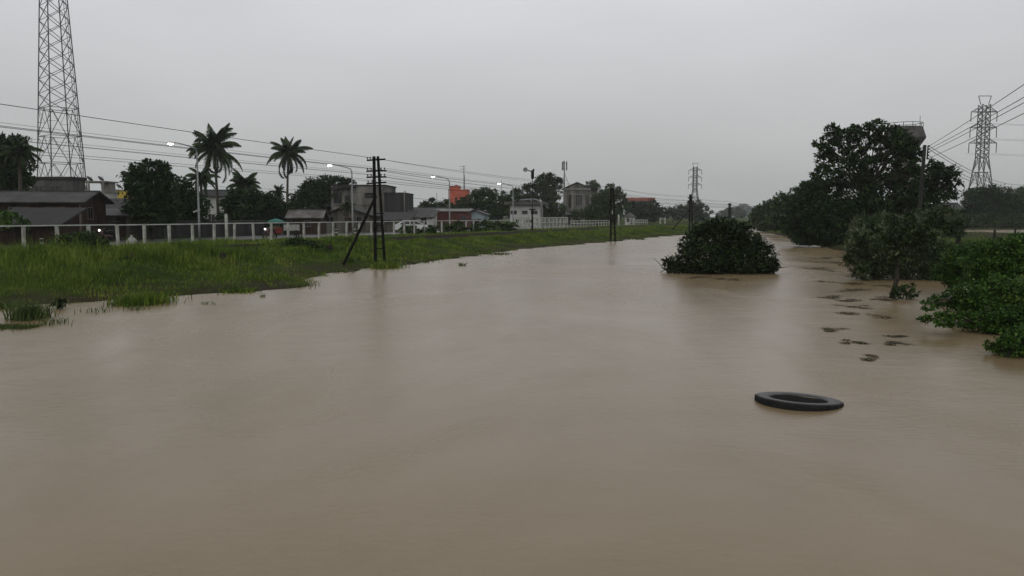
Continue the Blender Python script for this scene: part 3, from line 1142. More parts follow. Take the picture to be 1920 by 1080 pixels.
def add_window(root, face, u, z, w, h, W, Dp, fm='frame', bars=1):
    mb = MB()
    t = max(.06, min(w, h) * .08)
    for dz in (-1, 1):
        wbox(mb, face, u, z + dz * (h / 2 + t / 2), w + 2 * t, t, W, Dp, .07, .12)
    for du in (-1, 1):
        wbox(mb, face, u + du * (w / 2 + t / 2), z, t, h, W, Dp, .07, .12)
    for k in range(bars):
        wbox(mb, face, u - w / 2 + w * (k + 1) / (bars + 1), z, t * .7, h, W, Dp, .05, .08)
    f = mb.build('window', M[fm], root)
    mp_ = MB()
    wbox(mp_, face, u, z, w, h, W, Dp, .02, .06)
    mp_.build('pane', M['glass'], f)

def add_door(root, face, u, w, h, W, Dp, m='wood_dark'):
    mb = MB()
    wbox(mb, face, u, h / 2, w, h, W, Dp, .03, .08)
    mb.build('door', M[m], root)

def roof_slab(mb, pts, th=.10):
    """a tilted slab over four points"""
    n = (Vector(pts[1]) - Vector(pts[0])).cross(Vector(pts[2]) - Vector(pts[0])).normalized()
    if n.z < 0:
        n = -n
    vs = [tuple(p) for p in pts] + [tuple(Vector(p) + n * th) for p in pts]
    mb.add(vs, [(3, 2, 1, 0), (4, 5, 6, 7), (0, 1, 5, 4), (1, 2, 6, 5), (2, 3, 7, 6), (3, 0, 4, 7)])

def house(name, label, Y, px, yaw, w, d, h, roof, rh, oh, wall, roofm, wins=(), doors=(), gz=.9, cat='house', fm='frame', group=None, ridge_over=None):
    c = D(px, 405, Y)
    yw = R(yaw)
    loc = Vector((c.x, c.y, gz)) + Matrix.Rotation(yw, 3, 'Z') @ Vector((0, d / 2, 0))
    root = thing(name, label, cat, loc, yw, group)
    W2, D2 = w / 2, d / 2
    mb = MB()
    if roof == 'gx':
        mb.prism([(-D2, -.6), (D2, -.6), (D2, h), (0, h + rh), (-D2, h)], 'x', -W2, W2)
    elif roof == 'gy':
        mb.prism([(-W2, -.6), (W2, -.6), (W2, h), (0, h + rh), (-W2, h)], 'y', -D2, D2)
    elif roof == 'shed':
        mb.prism([(-D2, -.6), (D2, -.6), (D2, h + rh), (-D2, h)], 'x', -W2, W2)
    else:
        mb.box((0, 0, h / 2 - .3), (w, d, h + .6))
    mb.build('wall', M[wall], root)
    mr = MB()
    e = .03
    if roof == 'gx':
        k = rh / D2
        for s in (-1, 1):
            roof_slab(mr, [(-W2 - oh, s * (D2 + oh), h - k * oh + e), (W2 + oh, s * (D2 + oh), h - k * oh + e), (W2 + oh, s * .0, h + rh + e), (-W2 - oh, s * .0, h + rh + e)])
        mr.box((0, 0, h + rh + .13), (w + 2 * oh, .35, .05))
    elif roof == 'gy':
        k = rh / W2
        for s in (-1, 1):
            roof_slab(mr, [(s * (W2 + oh), -D2 - oh, h - k * oh + e), (s * (W2 + oh), D2 + oh, h - k * oh + e), (0, D2 + oh, h + rh + e), (0, -D2 - oh, h + rh + e)])
    elif roof == 'shed':
        k = rh / d
        roof_slab(mr, [(-W2 - oh, -D2 - oh, h - k * oh + e), (W2 + oh, -D2 - oh, h - k * oh + e), (W2 + oh, D2 + oh * .5, h + rh + k * oh * .5 + e), (-W2 - oh, D2 + oh * .5, h + rh + k * oh * .5 + e)])
    elif roof == 'flat':
        mr.box((0, 0, h + rh / 2 + .002), (w + 2 * oh, d + 2 * oh, rh))
    elif roof == 'pyramid':
        b = [(-W2 - oh, -D2 - oh, h), (W2 + oh, -D2 - oh, h), (W2 + oh, D2 + oh, h), (-W2 - oh, D2 + oh, h)]
        mr.add([(x, y, z + .002) for x, y, z in b] + [(x, y, z + .1) for x, y, z in b] + [(0, 0, h + rh)],
               [(3, 2, 1, 0), (0, 1, 5, 4), (1, 2, 6, 5), (2, 3, 7, 6), (3, 0, 4, 7), (4, 5, 8), (5, 6, 8), (6, 7, 8), (7, 4, 8)])
    ro = mr.build('roof', M[roofm], root)
    for q in wins:
        add_window(root, *q[:5], w, d, q[5] if len(q) > 5 else fm, q[6] if len(q) > 6 else 1)
    for q in doors:
        add_door(root, q[0], q[1], q[2], q[3], w, d, q[4] if len(q) > 4 else 'wood_dark')
    root['W'], root['Dp'] = w, d
    return root

# dark wooden house at the left
h1 = house('wooden_house', 'long dark plank house under a grey sheet roof at the left edge', 61, 52, 4, 7.6, 4.4, hz_(378, 61), 'gx', .72, .5, 'wood_dark', 'roof_grey',
           [('f', -.6, 1.8, 1.3, 1.0), ('f', -2.6, 1.8, 1.1, 1.0), ('r', -.7, 1.9, .8, .8)], [('f', .75, .9, 2.0), ('r', 1.0, .8, 2.0)])
mb = MB()
mb.box((2.0, -2.235, 1.65), (1.4, .05, 1.5))
mb.box((3.78, -2.27, 1.2), (.12, .12, 2.8))
mb.build('grey_board_panel', M['wood_grey'], h1)
house('lean_to_shed', 'low lean-to shed with a broad dark roof before the plank house', 54, 46, 4, 3.9, 3.4, hz_(424, 54) + .1, 'shed', .95, .5, 'wood_dark', 'roof_dark', [], [('f', 0, .9, 1.0)], cat='shed')
house('plank_house', 'small house with two stepped low roofs right of the long plank house', 72, 213, 6, 3.4, 5.0, hz_(392, 72), 'shed', .85, .5, 'wood_grey', 'roof_dark', [('f', .4, 1.2, .5, .7)], [('f', -.8, .8, 1.8)])
house('plank_house', 'low grey plank annexe with a lean-to roof beside the dark leafy tree', 67, 208, 6, 2.9, 2.6, hz_(405, 67), 'shed', .5, .4, 'wood_grey', 'roof_grey', [('f', -.2, 1.0, .5, .6)], [('f', .8, .7, 1.6)])
# behind it
h2 = house('concrete_block', 'dark grey flat-roofed building at the foot of the lattice mast', 88, 100, 0, 4.4, 2.6, hz_(337, 88), 'flat', .28, .15, 'conc_grey', 'conc_dark', [('f', -1.3, 4.4, .9, .9), ('f', .4, 4.4, .9, .9)], cat='building')
h3 = house('white_rooftop_house', 'pale house with an open roof terrace right of the lattice mast', 96, 176, 0, 2.8, 3, hz_(362, 96), 'flat', .18, .1, 'white_wall', 'concrete', [('f', .7, 3.6, .8, .8)], cat='building')
mb = MB()
zz = hz_(362, 96) + .18
zt_ = hz_(341, 96)
mb.box((-.1, .1, zt_), (3.3, 2.9, .16))
for x in (-1.5, -.5, 1.2):
    mb.box((x, -1.4, (zz + zt_) / 2 - .04), (.18, .18, zt_ - zz - .08))
mb.box((.95, .3, (zz + zt_) / 2 - .04), (.9, 1.6, zt_ - zz - .09))
mb.build('roof_terrace', M['concrete'], h3)
house('yellow_building', 'yellow-painted building behind the dark leafy tree', 106, 222, 0, 3.0, 3, hz_(358, 106), 'flat', .15, .1, 'yellow', 'concrete', [('f', -.6, 3.4, .7, .7), ('f', .7, 3.4, .7, .7)], cat='building')
# satellite dishes on the roofs
def dish(label, px, py, Y, d=.8, roofz=None):
    p = D(px, py, Y)
    p.z -= .45
    root = thing('satellite_dish', label, 'satellite dish', p, R(20), 'satellite dishes on the roofs')
    mb = MB()
    mb.lathe([(.01, .0), (d * .25, .03), (d * .42, .09), (d * .5, .15), (d * .48, .155), (d * .25, .05), (.01, .02)], 16)
    o = mb.build('reflector', M['galv'], root, True)
    o.location = (0, 0, .5)
    o.rotation_euler = (R(-25), R(35), 0)
    mb = MB()
    mb.tube([(0, 0, -.1), (0, 0, .5)], .03, 6)
    mb.bar((0, 0, .5), (.28, .2, .85), .025)
    mb.build('mount', M['galv'], root)
dish('satellite dish on the terrace roof next to the lattice mast leg', 167, 337, 96)
dish('satellite dish on the right end of the terrace roof', 188, 337, 97)
dish('satellite dish above the yellow building', 222, 351, 106)
house('grey_villa', 'pale grey two-storey villa glimpsed between the palm trunks', 122, 412, 5, 5.6, 6, hz_(368, 122), 'gx', .9, .5, 'white_wall', 'roof_dark',
      [('f', -1.7, 3.6, .9, 1.0), ('f', 0, 3.6, .9, 1.0), ('f', 1.7, 3.6, .9, 1.0), ('f', -1.2, 1.4, .9, 1.0), ('f', 1.0, 1.4, .9, 1.0)], [], fm='frame_white')
hp = house('patched_roof_house', 'small house with a patched pale sheet roof beside the turquoise parasol', 88, 571, 4, 3.4, 3.6, hz_(408, 88), 'gx', .72, .32, 'wood_dark', 'roof_rust', [('f', .3, .9, .6, .6)], [('f', -.9, .7, 1.4)])
# stained concrete building
hb = house('abandoned_building', 'tall unfinished concrete building with black rain stains behind the nearest pole', 118, 672, -2, 7.6, 9, hz_(349, 118), 'flat', .18, .12, 'conc_stain', 'conc_dark',
           [('f', -2.9, 4.1, 1.0, 1.7), ('f', -1.5, 4.1, .6, .9), ('f', 1.6, 4.6, 1.2, .6), ('f', .3, 1.4, 1.0, 1.0)], [], cat='building', fm='conc_dark')
mb = MB()
mb.box((-2.0, -4.72, hz_(352, 118)), (3.4, .7, .35), Euler((0, R(-7), 0)).to_matrix())
mb.build('canopy_slab', M['conc_dark'], hb)
mb = MB()
mb.box((0, -4.56, 3.35), (7.5, .12, .18))
for x in (-3.7, -1.0, 3.7):
    mb.box((x, -4.56, 2.9), (.25, .11, 6.0))
mb.build('frame_beams', M['conc_stain'], hb)
ha = house('stained_annexe', 'black-stained windowless concrete block right of the nearest pole', 117, 740, -2, 2.9, 8, hz_(363, 117), 'flat', .14, .06, 'conc_dark', 'conc_dark', [('f', -.6, 1.2, .6, .8)], cat='building')
mb = MB()
mb.tube([(1.42, -4.1, 0), (1.42, -4.1, hz_(363, 117)), (1.55, -4.1, hz_(358, 117))], .09, 8)
mb.build('drain_pipe', M['concrete'], ha, True)
mb = MB()
mb.box((-1.55, -4.1, hz_(355, 117)), (.25, .6, .9), Euler((0, R(20), 0)).to_matrix())
mb.build('broken_parapet', M['conc_stain'], ha)
house('gabled_shop_house', 'grey gabled house in front of the stained concrete building', 98, 648, -3, 5.8, 6, hz_(404, 98), 'gy', .95, .45, 'wood_grey', 'roof_dark',
      [('f', -1.9, 1.2, .9, .8), ('f', 1.6, 1.2, .5, .9)], [('f', .4, .9, 1.5)])
house('dark_annexe', 'low dark-roofed annexe between the gabled house and the grey sheet roofs', 100, 735, -3, 3.6, 5, hz_(417, 100) + .2, 'shed', .9, .4, 'wood_grey', 'roof_dark', [('f', -.6, .9, .6, .6)], [('f', .9, .7, 1.3)])
house('sheet_roof_house', 'house with a long grey ridge roof, upper of two stacked sheet roofs', 126, 797, -4, 5.4, 5, hz_(397, 126), 'gx', .55, .3, 'wood_grey', 'roof_grey', [('f', 1.8, 1.6, .8, .8)])
house('sheet_roof_house', 'house with a broad grey lean-to roof behind the white car', 116, 785, -4, 3.9, 4, hz_(408, 116), 'shed', .95, .35, 'white_wall', 'roof_grey', [('f', -.9, 1.0, .7, .7)], [('f', .7, .8, 1.5, 'glass')])
house('red_shop', 'red-brown shuttered shop under a pale fascia roof', 122, 845, -4, 5.0, 5, hz_(397, 122), 'shed', .35, .35, 'red_wall', 'roof_pale', [('f', 1.9, 1.2, .6, .9)], [('f', -.7, 2.2, 1.7, 'red_wall')], cat='shop')
hbl = house('pale_blue_house', 'small pale blue gabled house right of the red-brown shop', 130, 891, -6, 3.0, 4.5, hz_(402, 130), 'gy', .55, .38, 'blue_wall', 'roof_grey', [('f', .45, .9, .9, .75, 'frame_white', 2), ('f', -.9, .9, .4, .6)], [])
mb = MB()
mb.box((-.6, -2.75, 1.05), (2.2, 1.0, .06), Euler((R(14), 0, 0)).to_matrix())
mb.build('awning', M['roof_pale'], hbl)
# orange building
ho = house('orange_building', 'bright orange stepped building rising above the trees', 190, 858, -4, 4.2, 6, hz_(357, 190), 'flat', .18, .08, 'orange', 'orange', [('f', 1.2, 5.4, .9, 1.1, 'orange_dark'), ('f', -.3, 5.4, .5, 1.1, 'orange_dark')], cat='building')
mb = MB()
zz = hz_(357, 190) + .19
mb.box((-.9, -.6, zz + .36), (2.2, 3.5, .72))
mb.box((-.9, -.6, zz + .78), (2.4, 3.7, .11))
mb.build('roof_storey', M['orange'], ho)
mb = MB()
mb.lathe([(.3, 0), (.34, .05), (.34, .24), (.2, .30), (.0, .32)], 12, (-.6, -.6, zz + .84))
mb.build('water_tank', M['orange_dark'], ho, True)
# white two-storey house
hw = house('white_house', 'white two-storey house with a flat grey canopy roof behind the parapet', 150, 984, -8, 5.4, 6, hz_(384, 150), 'flat', .55, .95, 'white_wall', 'conc_grey',
           [('f', -2.0, 2.35, 1.0, .55, 'frame', 1), ('f', .0, 2.35, .9, .55, 'frame', 1), ('f', 1.7, 2.35, 1.1, .55, 'frame', 1), ('f', .9, .75, 1.2, .5, 'frame', 2), ('f', -1.6, .75, .8, .6)], [], fm='frame')
# tall grey gabled building
hg = house('grey_gabled_block', 'tall weathered grey block with a shallow gable and open bays', 185, 1082, -10, 6.2, 12, hz_(354, 185), 'gy', 1.35, .5, 'conc_stain', 'conc_grey',
           [('f', -1.6, 5.0, .7, 3.0), ('f', .35, 5.2, 1.4, 2.4, 'concrete', 2), ('f', 2.35, 5.0, .6, 3.0), ('f', -.6, 2.0, 1.2, 1.2)], [], cat='building', fm='concrete')
mb = MB()
for x in (-2.6, -1.05, 1.6, 2.95):
    mb.box((x, -6.14, 3.2), (.35, .3, 6.4))
mb.box((0, -6.12, hz_(355, 185)), (6.1, .26, .35))
mb.box((-2.6, -6.6, 2.2), (2.2, 1.2, .25))
mb.build('piers', M['concrete'], hg)
# antenna on its roof
Ya = 188
p = D(1058, 350, Ya)
at = thing('phone_antenna', 'mobile phone antenna with panel cluster on the grey gabled block', 'antenna', p)
H = (350 - 302) * Ya / 1553
mb = MB()
mb.tube([(0, 0, -.6), (0, 0, H)], [.14, .09], 6)
mb.bar((0, 0, H * .55), (1.3, .3, -.2), .07)
mb.bar((0, 0, H * .55), (-.5, -.6, -.2), .05)
mb.bar((0, 0, H * .25), (.75, .2, H * .24), .06)
mb.build('mast', M['steel'], at)
for k in range(3):
    mb = MB()
    x, y = .55 * math.cos(k * 2.094 + .3), .55 * math.sin(k * 2.094 + .3)
    mb.box((x, y, H * .80), (.26, .22, 2.0))
    mb.bar((0, 0, H * .7), (x, y, H * .7), .07)
    mb.bar((0, 0, H * .9), (x, y, H * .9), .07)
    mb.build('panel', M['steel'], at)
house('faded_building', 'hazy far building with a faded orange parapet behind the trees', 300, 1200, -5, 10.0, 9, hz_(377, 300), 'flat', 1.2, .35, 'conc_grey', 'orange_dark', [('f', -2, 4.0, 1.5, 1.2), ('f', 2, 4.0, 1.5, 1.2)], cat='building')
hs2 = house('shrine_hut', 'tiny white hut with a pointed pyramid roof beside the far fence', 162, 1181, -10, 1.9, 1.9, 1.35, 'pyramid', 1.0, .22, 'white_wall', 'conc_grey', [('f', -.35, .8, .35, .6)], [('f', .4, .5, 1.0)], gz=1.0, cat='hut')
house('field_house', 'grey-roofed house half hidden behind the big tree at the right', 108, 1784, 8, 2.8, 2.6, hz_(392, 108, .5), 'gx', .7, .3, 'conc_grey', 'roof_grey', [('f', .9, 1.4, .5, .7), ('f', -.8, 1.4, .7, .7)], [('f', .2, .7, 1.8)], gz=.5)

# dark wall along the far side of the road
def wall_run(label, a, Y0, Y1, h, m):
    root = thing('roadside_wall', label, 'wall', L(a, Y0, .9), YAW - PI / 2)
    ln = (Y1 - Y0) * math.hypot(K, 1)
    mb = MB()
    mb.box((0, ln / 2, h / 2 - .2), (.18, ln, h + .4))
    mb.build('panel', M[m], root)
    mb = MB()
    mb.box((0, ln / 2, h + .043), (.26, ln + .02, .08))
    mb.build('coping', M['conc_grey'], root)
    n = int(ln / 4)
    for i in range(n + 1):
        mb = MB()
        mb.box((.11, i * ln / n, h / 2 - .2), (.10, .24, h + .38))
        mb.build('pier', M['conc_dark'], root)
wall_run('dark stained wall along the road below the lean-to roof and leafy tree', -58.6, 30, 62, 1.35, 'conc_dark')
wall_run('dark wall along the road beneath the coconut palms', -58.9, 63, 84, 1.2, 'conc_dark')
wall_run('low stained wall before the gabled house and concrete building', -59.0, 88, 118, .9, 'conc_stain')
# radio masts on the skyline
def mast(label, px, y0, y1, Y, w=.07, cross=False):
    b = D(px, y0, Y)
    t = D(px, y1, Y)
    h = t.z - b.z
    root = thing('radio_mast', label, 'antenna', b, 0, 'thin radio masts on the skyline')
    mb = MB()
    mb.tube([(0, 0, -1.5), (0, 0, h)], [w * 1.2, w * .7], 6)
    if cross:
        for s in (.9, 1.0):
            mb.bar((-.9, 0, h * s - .1), (.4, 0, h * s - .1), w * .8)
        mb.tube([(.25, 0, -1.0), (.12, 0, h * .7)], w * .5, 5)
    mb.build('rod', M['steel'], root)
mast('tall radio mast behind the orange building', 870, 365, 311, 192, .10, True)
mast('thin radio mast left of the orange building', 819, 390, 361, 180, .06)
mast('short aerial beside the farthest lit street lamp', 940, 362, 337, 180, .06)

# water tower behind the big tree
Yt = 118
wtp = D(1690, 405, Yt)
wtp.z = .5
root = thing('water_tower', 'mushroom-shaped concrete water tower behind the big tree', 'water tower', wtp)
z0, z1, z2 = hz_(300, Yt, .5), hz_(262, Yt, .5), hz_(241, Yt, .5)
mb = MB()
mb.lathe([(1.5, -1), (1.35, 2), (1.2, z0 - 1.5), (1.25, z0)], 12)
mb.build('shaft', M['concrete'], root)
mb = MB()
mb.lathe([(1.2, z0 + .004), (1.45, z0 + .8), (1.95, z0 + 1.7), (2.75, z1), (2.75, z1 + .2), (2.35, z2 - .2), (2.35, z2), (0, z2 + .1)], 12)
mb.build('tank', M['conc_grey'], root)
mb = MB()
for k in range(12):
    a = 2 * PI * k / 12
    mb.bar((2.3 * math.cos(a), 2.3 * math.sin(a), z2), (2.3 * math.cos(a), 2.3 * math.sin(a), z2 + .55), .06)
    b_ = 2 * PI * (k + 1) / 12
    mb.bar((2.3 * math.cos(a), 2.3 * math.sin(a), z2 + .55), (2.3 * math.cos(b_), 2.3 * math.sin(b_), z2 + .55), .06)
mb.build('railing', M['pole_iron'], root)
mb = MB()
mb.tube([(1.5, -1.2, z2), (1.5, -1.2, z2 + 1.5)], .04, 5)
mb.build('lightning_rod', M['galv'], root)

# railway signal and bent pole by the parapet
Ys = 104
p = L(-35.5, 0, .9)
Ys = YA(998, -35.8)
p = L(-35.8, Ys, .9)
root = thing('railway_signal', 'tall dark railway signal mast with a round disc beside the parapet', 'signal', p)
ht = D(998, 320, Ys).z - .9
hd = D(985, 319, Ys) - p
mb = MB()
mb.bar((0, 0, -.4), (0, 0, 2.4), .20)
mb.bar((0, 0, 2.4), (0, 0, ht), .07)
mb.box((0, 0, 2.45), (.75, .3, .14))
mb.build('mast', M['pole_iron'], root)
mb = MB()
mb.box((.02, -.12, ht - .45), (.34, .2, .95))
mb.box((.12, -.1, ht + .08), (.22, .16, .2))
mb.bar((0, 0, ht - .1), (hd.x + .15, 0, hd.z), .10)
mb.build('signal_head', M['pole_iron'], root)
mb = MB()
mb.lathe([(0, -.03), (.24, -.03), (.26, 0), (.24, .03), (0, .03)], 18)
o = mb.build('disc', M['galv'], root)
o.location = (hd.x, -.08, hd.z + .05)
o.rotation_euler = (PI / 2, 0, 0)
Yb = YA(1016, -43.0)
p = L(-43.0, Yb, 1.03)
root = thing('bent_pole', 'pale bent pipe pole arching over the road by the parapet', 'pole', p)
q = lambda px, py: D(px, py, Yb) - p
mb = MB()
mb.tube([(0, 0, -.3), q(1015, 385), q(1012, 378), q(1006, 374.5), q(998, 373.5), q(974, 375.5)], .11, 8)
mb.build('pipe', M['galv'], root, True)
mb = MB()
mb.lathe([(.2, 0), (.2, .05), (.11, .06), (.0, .06)], 10)
mb.build('flange', M['galv'], root)
# ------------------------------------------------------------------ trees and shrubs of the left bank
TL = 'broadleaf trees behind the road'
def lob(*a):
    return list(a)
tree('broadleaf_tree', 'dark tree cut by the left edge of the picture behind the coconut palm', 78, 5, lob((2, 275, 26), (25, 270, 20), (-20, 300, 30), (15, 305, 28), (-10, 335, 34), (28, 338, 24), (50, 345, 14)), 11, leaf=.34, trunk=.25, group=TL)
palm('coconut_palm', 'coconut palm at the left edge, its crown over the plank house', 72, 40, 36, 286, 44, 21, nf=30)
tree('broadleaf_tree', 'round dark leafy tree between the yellow building and the first street lamp', 68, 284, lob((278, 318, 22), (256, 324, 18), (302, 318, 16), (312, 335, 14), (262, 345, 24), (290, 345, 26), (246, 348, 9), (270, 372, 30), (302, 372, 24), (255, 392, 20), (285, 398, 30), (318, 395, 18)), 12, leaf=.30, trunk=.22, group=TL)
tree('broadleaf_tree', 'low dark tree under the tallest palm, behind the first lamp post', 76, 340, lob((336, 345, 16), (330, 368, 20), (352, 372, 20), (340, 394, 26), (365, 398, 20), (318, 400, 18), (362, 366, 14), (378, 385, 14), (322, 352, 12)), 13, leaf=.32, group=TL)
PG = 'coconut palms behind the road'
palm('coconut_palm', 'tallest coconut palm with a full crown above the lamp', 100, 410, 401, 280, 66, 22, nf=36, group=PG)
palm('coconut_palm', 'slender second coconut palm right of the tallest one', 118, 538, 541, 288, 48, 23, nf=34, group=PG)
palm('coconut_palm', 'short palm half hidden below the left side of the tallest palm', 94, 378, 377, 335, 36, 24, nf=28, group=PG)
palm('coconut_palm', 'stocky lower palm between the two tall palms', 98, 458, 457, 347, 40, 25, nf=32, group=PG)
palm('coconut_palm', 'small spiky palm at the foot of the slender palm', 112, 520, 521, 360, 20, 26, nf=22, group=PG, trunk=.12)
palm('coconut_palm', 'small palm standing before the grey gabled house', 92, 651, 651, 387, 19, 27, nf=22, group=PG, trunk=.12)
tree('broadleaf_tree', 'low bushy mass under the stocky palm', 90, 470, lob((440, 385, 20), (470, 380, 22), (500, 385, 20), (455, 402, 24), (490, 404, 24), (425, 408, 18), (520, 398, 20), (446, 366, 15), (478, 366, 16), (505, 374, 14), (432, 385, 14), (528, 380, 12)), 14, leaf=.34, group=TL)
tree('broadleaf_tree', 'wide flat-topped dark tree left of the stained concrete building', 120, 598, lob((588, 345, 16), (610, 342, 14), (632, 340, 12), (652, 340, 9), (575, 356, 16), (600, 358, 20), (625, 360, 20), (562, 372, 16), (585, 378, 22), (610, 382, 20), (550, 390, 18), (530, 396, 16)), 15, leaf=.40, group=TL)
tree('broadleaf_tree', 'low hedge-like tree behind the turquoise parasol', 96, 530, lob((515, 400, 18), (545, 400, 16), (495, 410, 14), (535, 412, 14)), 16, leaf=.34, group=TL)
tree('broadleaf_tree', 'small loose tree behind the grey sheet roofs', 165, 806, lob((796, 383, 7), (808, 378, 7), (800, 391, 9), (816, 388, 9), (826, 385, 6), (790, 392, 7)), 17, m='leaf_mid', leaf=.45, group=TL)
tree('broadleaf_tree', 'leafy tree hiding the foot of the orange building', 170, 850, lob((838, 384, 10), (856, 386, 11), (872, 384, 10), (845, 396, 12), (866, 397, 12)), 18, m='leaf_mid', leaf=.45, group=TL)
tree('broadleaf_tree', 'long grey-green tree between the orange building and the white house', 160, 905, lob((892, 362, 9), (908, 358, 9), (922, 360, 8), (885, 374, 12), (905, 374, 14), (925, 374, 13), (945, 368, 10), (895, 390, 13), (918, 392, 14), (940, 388, 13), (930, 405, 12), (952, 380, 12), (966, 372, 10), (955, 396, 14), (972, 392, 12), (880, 398, 12), (868, 380, 10)), 19, m='leaf_mid', leaf=.45, group=TL)
tree('broadleaf_tree', 'tall tree with an airy top beside the signal mast', 172, 1022, lob((1018, 334, 9), (1034, 330, 8), (1008, 345, 11), (1028, 346, 12), (1045, 344, 9), (1050, 338, 6), (990, 352, 9), (1015, 362, 14), (1038, 364, 14), (995, 370, 12), (975, 362, 9), (1025, 384, 16), (1045, 390, 14), (1005, 392, 13), (980, 380, 13), (965, 362, 8), (1022, 402, 14), (1042, 406, 12)), 20, m='leaf_mid', leaf=.48, group=TL, trunk=.3)
tree('broadleaf_tree', 'round tree in front of the right half of the grey gabled block', 165, 1120, lob((1124, 374, 14), (1108, 397, 14), (1130, 380, 18), (1110, 402, 16), (1140, 398, 18), (1085, 404, 12), (1122, 394, 18), (1138, 366, 12), (1152, 404, 12)), 21, m='leaf_mid', leaf=.45, group=TL)
tree('broadleaf_tree', 'dark tree with a ragged crest behind the second telegraph pole', 190, 1150, lob((1143, 351, 7), (1155, 356, 8), (1135, 358, 7), (1163, 366, 8), (1148, 368, 12), (1168, 382, 11), (1155, 392, 14)), 22, m='leaf_mid', leaf=.5, group=TL)
tree('broadleaf_tree', 'small tree peeping over the roof of the grey gabled block', 215, 1110, lob((1105, 346, 7), (1113, 343, 6), (1118, 350, 7), (1110, 356, 9)), 23, m='leaf_mid', leaf=.5, group=TL)
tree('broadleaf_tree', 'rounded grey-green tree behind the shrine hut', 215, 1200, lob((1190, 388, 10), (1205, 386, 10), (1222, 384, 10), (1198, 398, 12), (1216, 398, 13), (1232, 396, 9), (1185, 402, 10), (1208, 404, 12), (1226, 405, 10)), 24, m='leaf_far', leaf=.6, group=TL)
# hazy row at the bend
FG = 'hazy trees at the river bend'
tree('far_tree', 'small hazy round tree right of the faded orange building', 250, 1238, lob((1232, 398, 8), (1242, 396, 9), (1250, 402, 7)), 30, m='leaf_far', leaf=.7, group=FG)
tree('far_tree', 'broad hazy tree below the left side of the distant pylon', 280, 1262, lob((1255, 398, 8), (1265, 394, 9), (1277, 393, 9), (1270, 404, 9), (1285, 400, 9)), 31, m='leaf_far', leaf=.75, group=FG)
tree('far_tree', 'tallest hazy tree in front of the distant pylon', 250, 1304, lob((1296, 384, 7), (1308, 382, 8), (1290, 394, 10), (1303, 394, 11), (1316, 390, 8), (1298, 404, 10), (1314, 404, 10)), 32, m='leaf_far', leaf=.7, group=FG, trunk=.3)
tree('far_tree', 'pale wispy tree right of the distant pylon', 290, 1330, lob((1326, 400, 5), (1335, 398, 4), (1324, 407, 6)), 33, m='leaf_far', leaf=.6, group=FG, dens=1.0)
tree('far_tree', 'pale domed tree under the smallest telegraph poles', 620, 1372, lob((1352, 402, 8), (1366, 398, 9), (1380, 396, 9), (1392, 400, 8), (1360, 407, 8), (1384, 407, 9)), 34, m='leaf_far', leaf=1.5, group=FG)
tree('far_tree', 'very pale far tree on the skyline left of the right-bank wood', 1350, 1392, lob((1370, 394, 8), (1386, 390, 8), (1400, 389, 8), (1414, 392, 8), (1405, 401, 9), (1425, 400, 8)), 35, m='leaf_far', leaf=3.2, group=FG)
# a far wood that reads as one mass, all along the horizon
rng = np.random.default_rng(77)
lb = []
for i in range(210):
    px = -500 + i * 14 + rng.uniform(-6, 6)
    Yw = rng.uniform(620, 760)
    if 1325 < px < 1460:
        continue
    c = D(px, 401 + rng.uniform(-2, 3), Yw)
    r_ = rng.uniform(7, 11) * Yw / F
    lb.append((tuple(c), (r_, r_, r_ * .75)))
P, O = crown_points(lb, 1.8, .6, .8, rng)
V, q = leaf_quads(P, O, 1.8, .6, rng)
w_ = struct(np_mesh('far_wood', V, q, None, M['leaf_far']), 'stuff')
w_['label'] = 'pale far wood along the horizon'
# right bank, beyond the big tree
RG = 'hazy trees on the far right bank'
tree('bank_tree', 'hazy bushy tree on the far right bank at the water gap', 138, 1436, lob((1430, 392, 13), (1446, 386, 14), (1420, 404, 11), (1440, 406, 16), (1455, 400, 14), (1428, 420, 13), (1450, 422, 14)), 40, m='leaf_mid', leaf=.42, gz=.1, group=RG)
tree('bank_tree', 'larger dim tree stepping up towards the big dark tree', 112, 1482, lob((1470, 376, 14), (1490, 366, 14), (1506, 358, 13), (1465, 396, 18), (1490, 392, 20), (1512, 382, 18), (1460, 416, 15), (1485, 416, 20)), 41, m='leaf_mid', leaf=.38, gz=.1, group=RG, trunk=.25)
# ------------------------------------------------------------------ the big dark tree
tree('big_tree', 'huge dark tree with an airy layered top on the right bank', 72, 1632,
     lob((1562, 256, 14), (1578, 250, 13), (1548, 272, 15), (1602, 246, 14), (1620, 240, 14), (1645, 236, 13), (1660, 244, 11), (1588, 268, 16), (1618, 268, 17), (1650, 266, 17),
         (1555, 298, 17), (1585, 296, 17), (1617, 300, 16), (1680, 262, 16), (1700, 252, 9), (1695, 280, 16), (1675, 292, 18), (1650, 300, 14), (1565, 322, 16), (1540, 318, 9),
         (1712, 308, 14), (1700, 268, 15), (1714, 288, 13), (1722, 325, 16), (1702, 318, 18), (1735, 350, 14), (1688, 246, 11), (1530, 330, 12), (1515, 350, 13), (1537, 268, 11), (1545, 286, 11), (1560, 242, 9), (1600, 388, 28), (1650, 398, 30), (1700, 392, 28), (1722, 375, 20), (1585, 405, 24), (1545, 345, 16), (1598, 330, 20), (1640, 330, 24), (1685, 326, 22), (1560, 350, 20), (1530, 345, 13), (1600, 365, 28), (1650, 370, 32), (1695, 365, 24), (1545, 375, 24)), 50, leaf=.34, dens=1.15, gz=.4, trunk=.42, depth=1.5, spread=.24)
